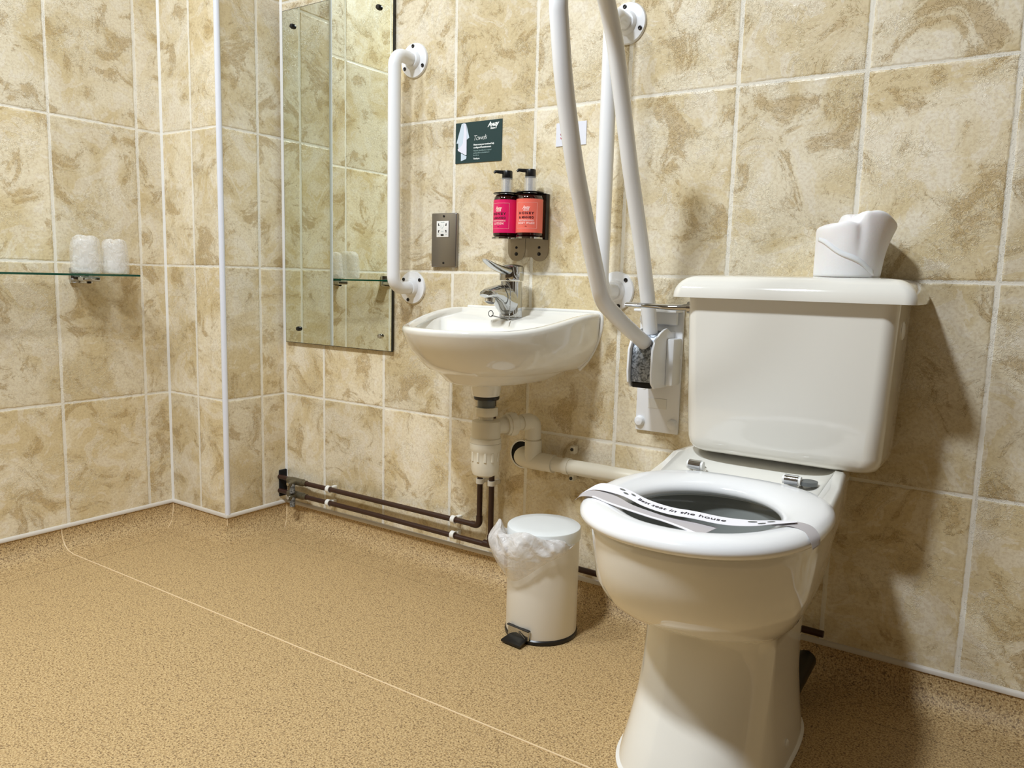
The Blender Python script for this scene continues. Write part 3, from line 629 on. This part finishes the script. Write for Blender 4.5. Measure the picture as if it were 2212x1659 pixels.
def valve(z, label):
    t = thing('isolating_valve', (0.09, PY, z - 0.03), label, 'valve', 'tarnished pipe valves')
    g = G().tube([(0.045, PY, z), (0.06, PY, z), (0.061, PY, z), (0.115, PY, z), (0.116, PY, z), (0.13, PY, z)], 0.0, 12, radii=[0.010, 0.010, 0.012, 0.0115, 0.0095, 0.0095])
    obj('valve_body', g, 'brass', t)
    g = G().tube([(0.085, PY, z), (0.085, PY - 0.034, z - 0.002)], 0.0105, 12); obj('side_port', g, 'brass', t)
    obj('drain_spout', G().tube([(0.089, PY - 0.022, z - 0.002), (0.091, PY - 0.024, z - 0.032)], 0.0085, 16), 'zinc', t)
    obj('spout_hole', G().tube([(0.091, PY - 0.024, z - 0.0321), (0.0911, PY - 0.0241, z - 0.0326)], 0.0065, 16), 'black', t)
    obj('screw_head', G().tube([(0.085, PY - 0.034, z - 0.002), (0.085, PY - 0.038, z - 0.002)], 0.0055, 12), 'chrome_dull', t)
valve(ZU, 'tarnished brass valve on the upper brown pipe by the corner')
valve(ZL, 'tarnished brass valve on the lower brown pipe by the corner')

# ------------------------------------------------------------------ glass shelf with wrapped tumblers
t = thing('glass_shelf', (-0.21, -0.6, 0.78), 'green edged glass shelf on the left tiled wall', 'shelf')
SX0, SX1, SY0, SY1, SZ = -0.258, -0.161, -0.86, -0.387, 0.7955
obj('glass_pane', G().box(((SX0 + SX1) / 2, (SY0 + SY1) / 2, SZ), (SX1 - SX0, SY1 - SY0, 0.006), 0.0008, 1), 'glass', t)
for (c, s) in [((SX1 + 0.0002, (SY0 + SY1) / 2, SZ), (0.0008, SY1 - SY0, 0.0054)), (((SX0 + SX1) / 2, SY1 + 0.0002, SZ), (SX1 - SX0, 0.0008, 0.0054))]:
    obj('pane_edge', G().box(c, s), 'glass_edge', t)
for y in (-0.497, -0.79):
    b = obj('shelf_bracket', G().box((-A + 0.005, y, 0.792), (0.010, 0.062, 0.044), 0.002, 2), 'chrome', t)
    obj('clamp', G().box((-A + 0.032, y + 0.004, 0.7835), (0.052, 0.050, 0.014), 0.004, 3), 'chrome', b)
    obj('clamp_top', G().box((-A + 0.028, y, 0.8005), (0.03, 0.030, 0.003), 0.001, 1), 'chrome_dull', b)
    obj('clamp_screw', G().lathe([(0.006, 0.0), (0.006, -0.006), (0.0, -0.007)], (-A + 0.040, y + 0.004, 0.7765), 'z', 16, True, False), 'steel_dark', b)
def wrapped(cy, w_, h, label, seed):
    cx = -0.213
    t = thing('wrapped_tumbler', (cx, cy, 0.799), label, 'tumbler', 'wrapped tumblers on the glass shelf')
    obj('tumbler', G().lathe([(0.0, 0.002), (w_ * 0.84, 0.002), (w_ * 0.86, 0.004), (w_ * 0.74, h * 0.86), (w_ * 0.72, h * 0.87), (0.0, h * 0.87)], (cx, cy, 0.7985), 'z', 32, False, False), 'tumbler', t)
    rings = []; n = 40
    for j, (f, rad) in enumerate([(0.0, 0.93), (0.02, 1.0), (0.15, 1.02), (0.35, 0.98), (0.55, 0.97), (0.75, 0.93), (0.88, 0.9), (0.96, 0.76), (1.0, 0.5), (0.985, 0.2)]):
        ring = []
        for k in range(n):
            a = 2 * PI * k / n; nz = noise.noise(Vector((math.cos(a) * 2.2 + seed, math.sin(a) * 2.2, f * 4)))
            r = w_ * (rad + 0.07 * nz); ring.append((cx + r * math.cos(a), cy + r * math.sin(a), 0.7988 + h * (f + 0.04 * nz * f)))
        rings.append(ring)
    o = obj('plastic_wrap', G().loft(rings), 'wrap', t, sharp=0); sub(o, 1)
wrapped(-0.514, 0.040, 0.106, 'clear wrapped tumbler standing over the shelf bracket', 1.3)
wrapped(-0.431, 0.037, 0.099, 'clear wrapped tumbler at the end of the glass shelf', 7.7)

# ------------------------------------------------------------------ folding support arm
t = thing('folding_support_arm', (1.296, 0, 0.47), 'white folding support arm raised upright beside the toilet cistern', 'support arm')
AX = 1.300
obj('wall_plate', G().box((1.296, -0.004, 0.6135), (0.106, 0.008, 0.288), 0.003, 2), 'coat', t)
for (x, z) in [(1.254, 0.492), (1.336, 0.492), (1.336, 0.648), (1.256, 0.73)]:
    obj('screw_cap', G().lathe([(0.0125, 0), (0.0122, 0.004), (0.009, 0.0085), (0.0, 0.0105)], (x, -0.008, z), '-y', 24, True, False), 'coat', t)
obj('embossed_panel', G().box((1.296, -0.0084, 0.537), (0.046, 0.0012, 0.024), 0.0004, 1), 'white_plastic', t)
obj('small_boss', G().lathe([(0.0058, 0), (0.0056, 0.001), (0, 0.0012)], (1.262, -0.008, 0.573), '-y', 20, True, False), 'white_plastic', t)
g = G().box((1.296, -0.026, 0.7515), (0.102, 0.046, 0.006), 0.002, 2); g.box((1.296, -0.02, 0.735), (0.088, 0.008, 0.03), 0.002, 1); obj('top_ledge', g, 'coat', t)
def cheek(x, w_):
    prof = [(0.0, 0.705), (-0.03, 0.705), (-0.052, 0.714), (-0.066, 0.712), (-0.086, 0.705), (-0.112, 0.690), (-0.124, 0.668), (-0.126, 0.62), (-0.122, 0.596), (-0.108, 0.584), (-0.06, 0.583), (0.0, 0.583)]
    return G().loft([[(x + dx, y, z) for y, z in prof] for dx in (-w_ / 2, w_ / 2)])
for x in (AX - 0.0275, AX + 0.0275):
    o = obj('cheek', cheek(x, 0.005), 'coat', t); b = o.modifiers.new('edge', 'BEVEL'); b.width = 0.0012; b.segments = 2
obj('cheek_cover', G().box((AX + 0.0385, -0.028, 0.6385), (0.018, 0.05, 0.105), 0.004, 2), 'coat', t)
obj('hinge_block', G().loft([[(AX + dx, y, z) for y, z in [(-0.02, 0.70), (-0.055, 0.708), (-0.09, 0.70), (-0.112, 0.672), (-0.1155, 0.63), (-0.114, 0.597), (-0.02, 0.597)]] for dx in (-0.0225, 0.0225)]), 'zinc', t)
obj('hinge_bottom', G().box((AX, -0.065, 0.590), (0.044, 0.09, 0.012), 0.001, 1), 'black', t)
loop = [(AX, -0.092, 0.678), (AX, -0.2157, 0.727), (AX, -0.290, 0.768), (AX, -0.333, 0.818), (AX, -0.372, 0.880), (AX, -0.425, 0.985), (AX, -0.462, 1.09), (AX, -0.485, 1.17), (AX, -0.495, 1.235), (AX, -0.478, 1.285), (AX, -0.437, 1.322), (AX, -0.385, 1.327), (AX, -0.345, 1.303),
        (AX, -0.311, 1.263), (AX, -0.282, 1.205), (AX, -0.255, 1.130), (AX, -0.203, 1.005), (AX, -0.143, 0.885), (AX, -0.108, 0.80), (AX, -0.080, 0.735), (AX, -0.066, 0.69)]
loop = [(AX, -0.092, 0.678), (AX, -0.2157, 0.729), (AX, -0.312, 0.775), (AX, -0.372, 0.888), (AX, -0.440, 1.02), (AX, -0.487, 1.155), (AX, -0.520, 1.31), (AX, -0.385, 1.38), (AX, -0.303, 1.265), (AX, -0.215, 1.045), (AX, -0.143, 0.89), (AX, -0.098, 0.78), (AX, -0.070, 0.69)]
obj('arm_tube', G().tube(fillet(loop, [0.3, 0.09, 0.5, 0.6, 0.6, 0.075, 0.075, 0.3, 0.8, 0.8, 0.8], 12), 0.0162, 28), 'coat', t)
obj('tube_end', G().tube([(AX, -0.093, 0.6795), (AX, -0.088, 0.6775)], 0.0163, 24), 'coat', t)

# ------------------------------------------------------------------ toilet
PX, CX = 1.578, 1.6135
t = thing('toilet', (PX, -0.35, 0), 'white close coupled ceramic toilet with its seat down and no cover', 'toilet')
def pring(hw, yf, yb, z, nf=2.2, nb=5.0, ymid=-0.42, n=96, cx=PX, hb=None, rise=0.0):
    out = []
    for k in range(n):
        a = 2 * PI * k / n; c, s = math.cos(a), math.sin(a)
        if s < 0: h = hw; x = h * math.copysign(abs(c) ** (2 / nf), c); y = ymid - (ymid - yf) * abs(s) ** (2 / nf)
        else:
            y = ymid + (yb - ymid) * abs(s) ** (2 / nb); q = min(max((y - ymid) / (yb - ymid), 0), 1); q = q * q * (3 - 2 * q)
            h = hw + ((hb or hw) - hw) * q; x = h * math.copysign(abs(c) ** (2 / nb), c)
        zz = z
        if rise:
            r = min(max((y + 0.30) / 0.10, 0), 1); zz = z + rise * r * r * (3 - 2 * r)
        out.append((cx + x, y, zz))
    return out
hb = 0.160
PC = PX + 0.014
rings = [pring(0.134, -0.590, -0.17, 0.0, 2.4, 4, cx=PC), pring(0.132, -0.587, -0.17, 0.010, 2.4, 4, cx=PC), pring(0.1225, -0.560, -0.16, 0.06, 2.4, 4, cx=PC), pring(0.1155, -0.530, -0.15, 0.11, 2.4, 4, cx=PC), pring(0.1125, -0.500, -0.14, 0.17, 2.4, 4, cx=PC), pring(0.1120, -0.482, -0.12, 0.222, 2.4, 4, cx=PC),
         pring(0.1125, -0.480, -0.11, 0.241, 2.4, 4, cx=PC), pring(0.121, -0.494, -0.10, 0.2485, 2.3, 4, cx=PC - 0.003), pring(0.138, -0.530, -0.09, 0.2575, 2.2, 4), pring(0.154, -0.573, -0.07, 0.274, 2.2, 4, hb=0.130), pring(0.166, -0.610, -0.05, 0.300, 2.2, 4.5, hb=0.140), pring(0.1735, -0.635, -0.04, 0.330, 2.2, 4.5, hb=0.148), pring(0.1755, -0.646, -0.03, 0.365, 2.2, 5, hb=0.152), pring(0.178, -0.655, -0.012, 0.40, 2.2, 6, hb=hb),
         pring(0.179, -0.657, -0.010, 0.417, 2.2, 7, hb=hb, rise=0.040), pring(0.1775, -0.6555, -0.012, 0.4245, 2.2, 7, hb=hb - 0.002, rise=0.044), pring(0.172, -0.650, -0.018, 0.428, 2.2, 7, hb=hb - 0.007, rise=0.047), pring(0.160, -0.640, -0.03, 0.4285, 2.2, 7, hb=hb - 0.02, rise=0.047)]
def iring(hw, yf, yb, z): return pring(hw, yf, yb, z, 2.1, 2.1, ymid=(yf + yb) / 2)
rings += [iring(0.142, -0.622, -0.290, 0.4285), iring(0.139, -0.619, -0.293, 0.424), iring(0.138, -0.618, -0.294, 0.40), iring(0.136, -0.616, -0.296, 0.385), iring(0.128, -0.602, -0.305, 0.34), iring(0.105, -0.56, -0.33, 0.29), iring(0.075, -0.50, -0.33, 0.255), iring(0.05, -0.45, -0.33, 0.21), iring(0.03, -0.42, -0.34, 0.19)]
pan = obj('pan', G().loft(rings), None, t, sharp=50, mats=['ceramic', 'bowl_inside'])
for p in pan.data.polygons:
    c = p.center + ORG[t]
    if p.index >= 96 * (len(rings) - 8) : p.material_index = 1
g = G(); g.loft([iring(0.083, -0.515, -0.331, 0.2655), iring(0.083, -0.515, -0.331, 0.2645)]); obj('water', g, 'water', t)
obj('foot_sealant', G().loft([pring(0.1375, -0.594, -0.17, 0.0005, 2.4, 4, cx=PC), pring(0.1375, -0.594, -0.17, 0.003, 2.4, 4, cx=PC), pring(0.1325, -0.588, -0.17, 0.007, 2.4, 4, cx=PC)]), 'sealant', t)
obj('screw_cap', G().lathe([(0.009, 0), (0.0088, 0.003), (0.006, 0.0055), (0.0, 0.006)], (0, 0, 0), 'x', 20, True, False), 'white_plastic', t)
sc = [o for o in t.children if o.name.startswith('screw_cap')][-1]; sc.location = Vector((0, 0, 0)); 
# move screw cap onto the side of the foot
for v in sc.data.vertices: v.co = Vector((0, 0, 0)) + (v.co + ORG[t]) + (Vector((PX + 0.1385, -0.37, 0.035)) - ORG[t])
# tank
def rrect(x0, x1, y0, y1, r, z, n=8):
    out = []
    for (cx_, cy_, a0) in [(x1 - r, y1 - r, 0), (x0 + r, y1 - r, 90), (x0 + r, y0 + r, 180), (x1 - r, y0 + r, 270)]:
        for k in range(n + 1):
            a = d2(a0 + 90 * k / n); out.append((cx_ + r * math.cos(a), cy_ + r * math.sin(a), z))
    return out
def trect(hw, yf, z, r): return rrect(CX - hw, CX + hw, yf, -0.006, r, z)
tk = obj('cistern', G().loft([trect(0.150, -0.140, 0.4745, 0.02), trect(0.166, -0.158, 0.4765, 0.028), trect(0.175, -0.168, 0.482, 0.030), trect(0.181, -0.1745, 0.492, 0.030), trect(0.1835, -0.177, 0.506, 0.030), trect(0.1865, -0.179, 0.58, 0.028), trect(0.190, -0.181, 0.68, 0.026), trect(0.1935, -0.183, 0.792, 0.025)]), 'ceramic', t, sharp=50)
obj('blanking_plug', G().lathe([(0.0175, 0), (0.0172, 0.0025), (0.013, 0.0045), (0.0, 0.005)], (CX + 0.1905, -0.105, 0.738), 'x', 28, True, False), 'white_plastic', t)
def lrect(i, z, i2=0): return rrect(CX - 0.2185 + i, CX + 0.2225 - i, -0.203 + i, -0.001 - i2, max(0.020 - i * 0.2, 0.01), z)
arc = [(0.042 * (1 - math.cos(a)) , 0.789 + 0.0415 * math.sin(a)) for a in [d2(k * 11.25) for k in range(9)]]
obj('cistern_lid', G().loft([lrect(0.006, 0.786), lrect(0.0, 0.7865)] + [lrect(i, z, 0) for i, z in arc] + [lrect(0.050, 0.8312), lrect(0.07, 0.8325), lrect(0.09, 0.833)]), 'ceramic', t, sharp=50)
# seat ring
def curve(hw, yc, f, b, nf, nb, n=120):
    out = []
    for k in range(n):
        a = 2 * PI * k / n; c, s = math.cos(a), math.sin(a); e = nf if s < 0 else nb
        out.append(Vector((PX + hw * math.copysign(abs(c) ** (2 / e), c), yc + (f if s < 0 else b) * math.copysign(abs(s) ** (2 / e), s), 0)))
    return out
OUT = curve(0.1945, -0.45, 0.222, 0.225, 2.15, 2.7); INN = curve(0.124, -0.47, 0.130, 0.158, 2.05, 2.05)
prof = [(0.04, 0.431), (0.015, 0.430), (0.004, 0.4325), (0.0, 0.438), (0.0, 0.443), (0.004, 0.4495), (0.012, 0.4545), (0.024, 0.4575)]
prof2 = [(0.55, 0.4580), (0.75, 0.4550), (0.88, 0.4510), (0.96, 0.4470), (1.0, 0.441), (1.0, 0.436), (0.97, 0.4315), (0.9, 0.431)]
rings = []
for d, z in prof: rings.append([(p + (q - p).normalized() * d) + Vector((0, 0, z)) for p, q in zip(OUT, INN)])
for f, z in prof2: rings.append([p + (q - p) * f + Vector((0, 0, z)) for p, q in zip(OUT, INN)])
rings.append(rings[0])
st = obj('seat', G().loft(rings, False, False), 'seat', t, sharp=0)
for hx in (1.478, 1.662):
    hg = obj('hinge', G().tube([(hx - 0.012, -0.232, 0.462), (hx + 0.012, -0.232, 0.462)], 0.0098, 24), 'chrome', st)
    obj('hinge_post', G().lathe([(0.014, 0.0), (0.014, 0.006), (0.009, 0.008), (0.0, 0.009)], (hx + 0.003, -0.218, 0.4495), 'z', 20, True, False), 'chrome_dull', st)
    obj('hinge_end', G().tube([(hx + 0.012, -0.232, 0.462), (hx + 0.0165, -0.232, 0.462)], 0.0085, 20), 'white_plastic', st)
    obj('hinge_end', G().tube([(hx - 0.0155, -0.232, 0.462), (hx - 0.012, -0.232, 0.462)], 0.0085, 20), 'white_plastic', st)
obj('hinge_washer', G().lathe([(0.0, 0.0), (0.0165, 0.0), (0.0165, 0.007), (0.0, 0.0085)], (1.689, -0.222, 0.4555), 'z', 24, False, False), 'grey_plastic', st)
# flush lever
g = G().tube(spline([(CX - 0.190, -0.150, 0.765), (CX - 0.202, -0.152, 0.765), (CX - 0.22, -0.154, 0.764), (CX - 0.25, -0.157, 0.764), (CX - 0.285, -0.162, 0.766), (CX - 0.315, -0.165, 0.7665), (CX - 0.325, -0.166, 0.7665)], 4), 0.006, 16, radii=None)
for v in g.v:
    f = min(max((CX - 0.20 - v.x) / 0.08, 0), 1)
    v.y = -0.157 + (v.y + 0.157) * (1 + 1.0 * f); v.z = 0.765 + (v.z - 0.765) * (1.15 - 0.3 * f)
g.tube([(CX - 0.190, -0.15, 0.765), (CX - 0.200, -0.15, 0.765)], 0.012, 20)
obj('flush_lever', g, 'chrome', t)
# dark pipe connector at the foot
obj('rubber_connector', G().tube([(PX + 0.098, -0.19, 0.040), (PX + 0.098, -0.12, 0.045), (PX + 0.098, -0.06, 0.05)], 0.020, 20), 'black', t)

# ------------------------------------------------------------------ paper band over the seat
t = thing('paper_seat_band', (PX, -0.51, 0.458), 'white paper band with a printed slogan lying across the toilet seat', 'paper band')
upc = [(1.3855, -0.507, 0.449), (1.391, -0.497, 0.4575), (1.405, -0.478, 0.463), (1.453, -0.490, 0.464), (1.5115, -0.528, 0.464), (1.5579, -0.5443, 0.464), (1.5944, -0.5420, 0.464), (1.6404, -0.5440, 0.464), (1.6799, -0.5320, 0.464), (1.7107, -0.505, 0.463), (1.735, -0.488, 0.462)]
loc_ = [(1.3885, -0.538, 0.449), (1.394, -0.535, 0.456), (1.412, -0.520, 0.462), (1.466, -0.534, 0.4645), (1.5212, -0.5690, 0.465), (1.5669, -0.5845, 0.465), (1.6102, -0.5830, 0.465), (1.6543, -0.5830, 0.465), (1.6900, -0.5640, 0.465), (1.7150, -0.528, 0.464), (1.738, -0.496, 0.463)]
U_, L_ = spline(upc, 6), spline(loc_, 6)
def ribbon(a, b, th=0.0006, m=5):
    rings = []
    for p, q in zip(a, b):
        rings.append([p.lerp(q, k / (m - 1)) for k in range(m)] + [p.lerp(q, k / (m - 1)) - Vector((0, 0, th)) for k in range(m - 1, -1, -1)])
    return G().loft(rings)
top = obj('printed_strip', ribbon(U_, L_), 'paper', t)
ua = spline([(1.3885, -0.538, 0.449), (1.396, -0.532, 0.4570), (1.41, -0.520, 0.4600), (1.455, -0.532, 0.461), (1.50, -0.560, 0.460), (1.56, -0.578, 0.459), (1.61, -0.578, 0.458), (1.645, -0.578, 0.457)], 6)
ub = spline([(1.3935, -0.560, 0.449), (1.402, -0.556, 0.4560), (1.425, -0.556, 0.4590), (1.468, -0.5745, 0.459), (1.5374, -0.5950, 0.458), (1.5688, -0.6000, 0.457), (1.606, -0.6120, 0.456), (1.6353, -0.625, 0.455)], 6)
obj('folded_strip', ribbon(ua, ub), 'paper_grey', t)
obj('strip_edge', G().tube([p + Vector((0, 0, 0.0006)) for p in ub[12:]], 0.0016, 8), 'paper', t)
ra = spline([(1.712, -0.500, 0.4605), (1.735, -0.486, 0.461), (1.756, -0.482, 0.4575), (1.770, -0.492, 0.449), (1.774, -0.500, 0.438)], 6)
rb = spline([(1.708, -0.524, 0.4595), (1.730, -0.512, 0.4600), (1.750, -0.510, 0.4565), (1.764, -0.523, 0.449), (1.770, -0.530, 0.437)], 6)
obj('folded_strip', ribbon(ra, rb), 'paper_grey', t)
mid = [(a + b) / 2 for a, b in zip(U_, L_)]
cum = [0]
for i in range(1, len(mid)): cum.append(cum[-1] + (mid[i] - mid[i - 1]).length)
def along(s):
    s = max(min(s, cum[-1] - 1e-5), 0); i = max(k for k in range(len(cum)) if cum[k] <= s); f = (s - cum[i]) / max(cum[i + 1] - cum[i], 1e-9)
    return i, f
def on_band(x, y, z, s0):
    i, f = along(s0 + x); u = U_[i].lerp(U_[i + 1], f); l = L_[i].lerp(L_[i + 1], f); k = 0.5 - y / 0.042
    p = u.lerp(l, k); return (p.x, p.y, p.z + 0.0006 + z)
obj('lettering', text_on('Best seat in the house', 0.0180, lambda x, y, z: on_band(x, y - 0.006, z, 0.135), shear=0.25, bold=0.0, extrude=0.0001), 'text_black', top, sharp=0)
for s0, yy in [(0.085, 0.009), (0.098, -0.004), (0.118, 0.006), (0.335, 0.006), (0.350, -0.008), (0.366, 0.003)]:
    g = G(); pts = [on_band(0.0075 * math.cos(a) * 1.0, yy + 0.0035 * math.sin(a), 0.0002, s0) for a in [2 * PI * k / 14 for k in range(14)]]; g.add(pts, [list(range(14))]); obj('leaf_print', g, 'grey_plastic', top, sharp=0)

# ------------------------------------------------------------------ spare toilet roll on the cistern lid
t = thing('toilet_roll', (1.70, -0.09, 0.832), 'white toilet roll loosely wrapped in tissue standing on the cistern lid', 'toilet roll')
RX, RY, RZ = 1.6985, -0.088, 0.8318
rings = []; n = 72
def roll_h(x):
    st = 1 / (1 + math.exp(-(x + 0.04) * 30))
    left = 0.090 + 0.012 * math.exp(-((x + 0.42) / 0.42) ** 2); right = 0.122 - 0.030 * max(x - 0.45, 0) ** 1.5 - 0.006 * max(0.35 - x, 0)
    return left * (1 - st) + right * st
for f, rad in [(0, 0.97), (0.01, 0.99), (0.1, 1.0), (0.25, 1.0), (0.4, 1.0), (0.55, 1.0), (0.7, 1.0), (0.82, 1.0), (0.91, 1.0), (0.965, 0.985), (0.99, 0.94), (1.0, 0.86), (1.0, 0.7), (0.99, 0.5), (0.97, 0.3), (0.96, 0.1)]:
    ring = []
    for k in range(n):
        a = 2 * PI * k / n
        lx = math.cos(a) * 0.83 + math.sin(a) * 0.56
        fl = 1 + 0.42 * max(lx, 0) ** 1.3 * f ** 1.6
        x = lx * rad * fl
        nz = noise.noise(Vector((math.cos(a) * 2.2, math.sin(a) * 2.2, f * 3))); fold = math.exp(-((lx + 0.05) / 0.10) ** 2) * f * f
        r = 0.0590 * rad * fl * (1 + 0.03 * nz * f - 0.10 * fold)
        ring.append((RX + r * math.cos(a), RY + r * math.sin(a), RZ + roll_h(x) * f + 0.003 * nz * f))
    rings.append(ring)
o = obj('roll', G().loft(rings), 'tissue', t, sharp=0); sub(o, 1)
# loose end of the tissue: a thin overlapping edge running diagonally down the front
def onroll(a, z, off):
    lx = math.cos(a) * 0.83 + math.sin(a) * 0.56; f = z / 0.11
    r = 0.0590 * (1 + 0.42 * max(lx, 0) ** 1.3 * f ** 1.6) + off; return Vector((RX + r * math.cos(a), RY + r * math.sin(a), RZ + z))
ra = []
for k in range(31):
    q = k / 30; a = d2(-140) + (d2(-30) - d2(-140)) * q; z = 0.066 - 0.060 * q ** 1.1 + 0.002 * math.sin(q * 11)
    ra.append([onroll(a, z, 0.0018), onroll(a, z + 0.003, 0.0021), onroll(a, z + 0.010, 0.0004), onroll(a, z + 0.010, -0.002), onroll(a, z, -0.002)])
obj('loose_sheet', G().loft(ra), 'tissue', t, sharp=0)

# ------------------------------------------------------------------ pedal bin
BXc, BYc = 1.110, -0.187
t = thing('pedal_bin', (BXc, BYc, 0), 'small white enamel pedal bin with a black base ring beside the toilet', 'bin')
cb = (BXc, BYc, 0)
obj('base_ring', G().lathe([(0.0, 0.0), (0.080, 0.0), (0.0845, 0.002), (0.0848, 0.009), (0.082, 0.012), (0.0, 0.012)], cb, 'z', 64, False, False), 'black', t)
obj('bin_body', G().lathe([(0.0815, 0.010), (0.0822, 0.012), (0.0822, 0.232), (0.080, 0.234)], cb, 'z', 64, True, True), 'bin_white', t)
obj('bin_lid', G().lathe([(0.0845, 0.229), (0.0848, 0.231), (0.0848, 0.2520), (0.0838, 0.2550), (0.0815, 0.2565), (0.055, 0.2578), (0.0, 0.2585)], cb, 'z', 64, True, False), mat('bin_lid_enamel', srgb(238, 242, 242), 0.3), t)
pd = Vector((-0.10, -0.98, 0)).normalized(); ps = Vector((pd.y, -pd.x, 0)) * -1
pc = Vector(cb)
rz = Matrix.Rotation(math.atan2(pd.y, pd.x), 4, 'Z').to_euler()
pl = obj('pedal_housing', G().box(pc + pd * 0.080 + Vector((0, 0, 0.022)), (0.012, 0.060, 0.024), 0.003, 2, rot=rz), 'chrome', t)
obj('housing_rim', G().box(pc + pd * 0.0835 + Vector((0, 0, 0.0345)), (0.008, 0.064, 0.003), 0.001, 1, rot=rz), 'black', pl)
obj('pedal_spring', G().tube([pc + pd * 0.088 + ps * 0.004 + Vector((0, 0, 0.028)), pc + pd * 0.089 + ps * 0.024 + Vector((0, 0, 0.016))], 0.0012, 8), 'chrome', pl)
g = G(); a0 = pc + pd * 0.082; b0 = pc + pd * 0.112
hw_ = 0.025
g.loft([[a0 - ps * hw_ + Vector((0, 0, 0.014)), a0 + ps * hw_ + Vector((0, 0, 0.014)), a0 + ps * hw_ + Vector((0, 0, 0.011)), a0 - ps * hw_ + Vector((0, 0, 0.011))],
        [b0 - ps * (hw_ + 0.002) + Vector((0, 0, 0.0085)), b0 + ps * (hw_ + 0.002) + Vector((0, 0, 0.0085)), b0 + ps * (hw_ + 0.002) + Vector((0, 0, 0.0035)), b0 - ps * (hw_ + 0.002) + Vector((0, 0, 0.0035))]])
obj('pedal', g, 'black', t)
# bin liner: bunched translucent film hanging out under the lid, most on the side away from the toilet
t = thing('bin_liner', (BXc, BYc, 0.15), 'translucent white bin liner bunched out over the rim of the pedal bin', 'bin liner')
va = math.atan2(-1.49, 0.9)       # direction towards the viewer side
rings = []; na, nf = 120, 30
A0, A1 = d2(-182), d2(-4)
for i in range(na + 1):
    q = i / na; a = A0 + (A1 - A0) * q; env = min(1, q * 9) * min(1, (1 - q) * 7)
    low = math.exp(-((q - 0.40) / 0.27) ** 2); hi = 0.85 * math.exp(-((q - 0.24) / 0.10) ** 2) + 0.78 * math.exp(-((q - 0.53) / 0.16) ** 2) + 0.42 * math.exp(-((q - 0.78) / 0.12) ** 2)
    drop = (0.016 + 0.072 * low) * env; up = 0.050 * hi * env; out = (0.008 + 0.022 * low + 0.005 * hi) * env
    ctl = [(0.0842, 0.2285), (0.0842 + out * 0.5, 0.2285 + up * 0.75), (0.0842 + out * 0.75, 0.2285 + up), (0.0842 + out * 1.15, 0.2285 + up * 0.55), (0.0842 + out * 1.3, 0.2285 - drop * 0.15), (0.0842 + out * 0.95, 0.2285 - drop * 0.6), (0.0846 + out * 0.2, 0.2285 - drop)]
    cv = spline([(r, 0, z) for r, z in ctl], 5); ring = []
    for j, pnt in enumerate(cv):
        f = j / (len(cv) - 1); w2 = math.sin(PI * min(f * 1.05, 1)) * env
        nz = noise.noise(Vector((a * 2.6, f * 2.2, 3.1))); nz2 = noise.noise(Vector((a * 7 + f * 4, f * 4, 9.7))); nz3 = abs(noise.noise(Vector((a * 3.5 - f * 4, f * 2.5, 5.5))))
        r = max(pnt.x + (0.010 * nz + 0.0018 * nz2 - 0.010 * nz3 + 0.003) * w2, 0.0858 if f > 0.08 else 0.0842)
        ring.append((BXc + r * math.cos(a), BYc + r * math.sin(a), pnt.z + (0.010 * nz + 0.0015 * nz2) * w2))
    rings.append(ring)
g = G(); g.loft(rings, False, False, closed=False)
o = obj('film', g, 'liner', t, sharp=0)
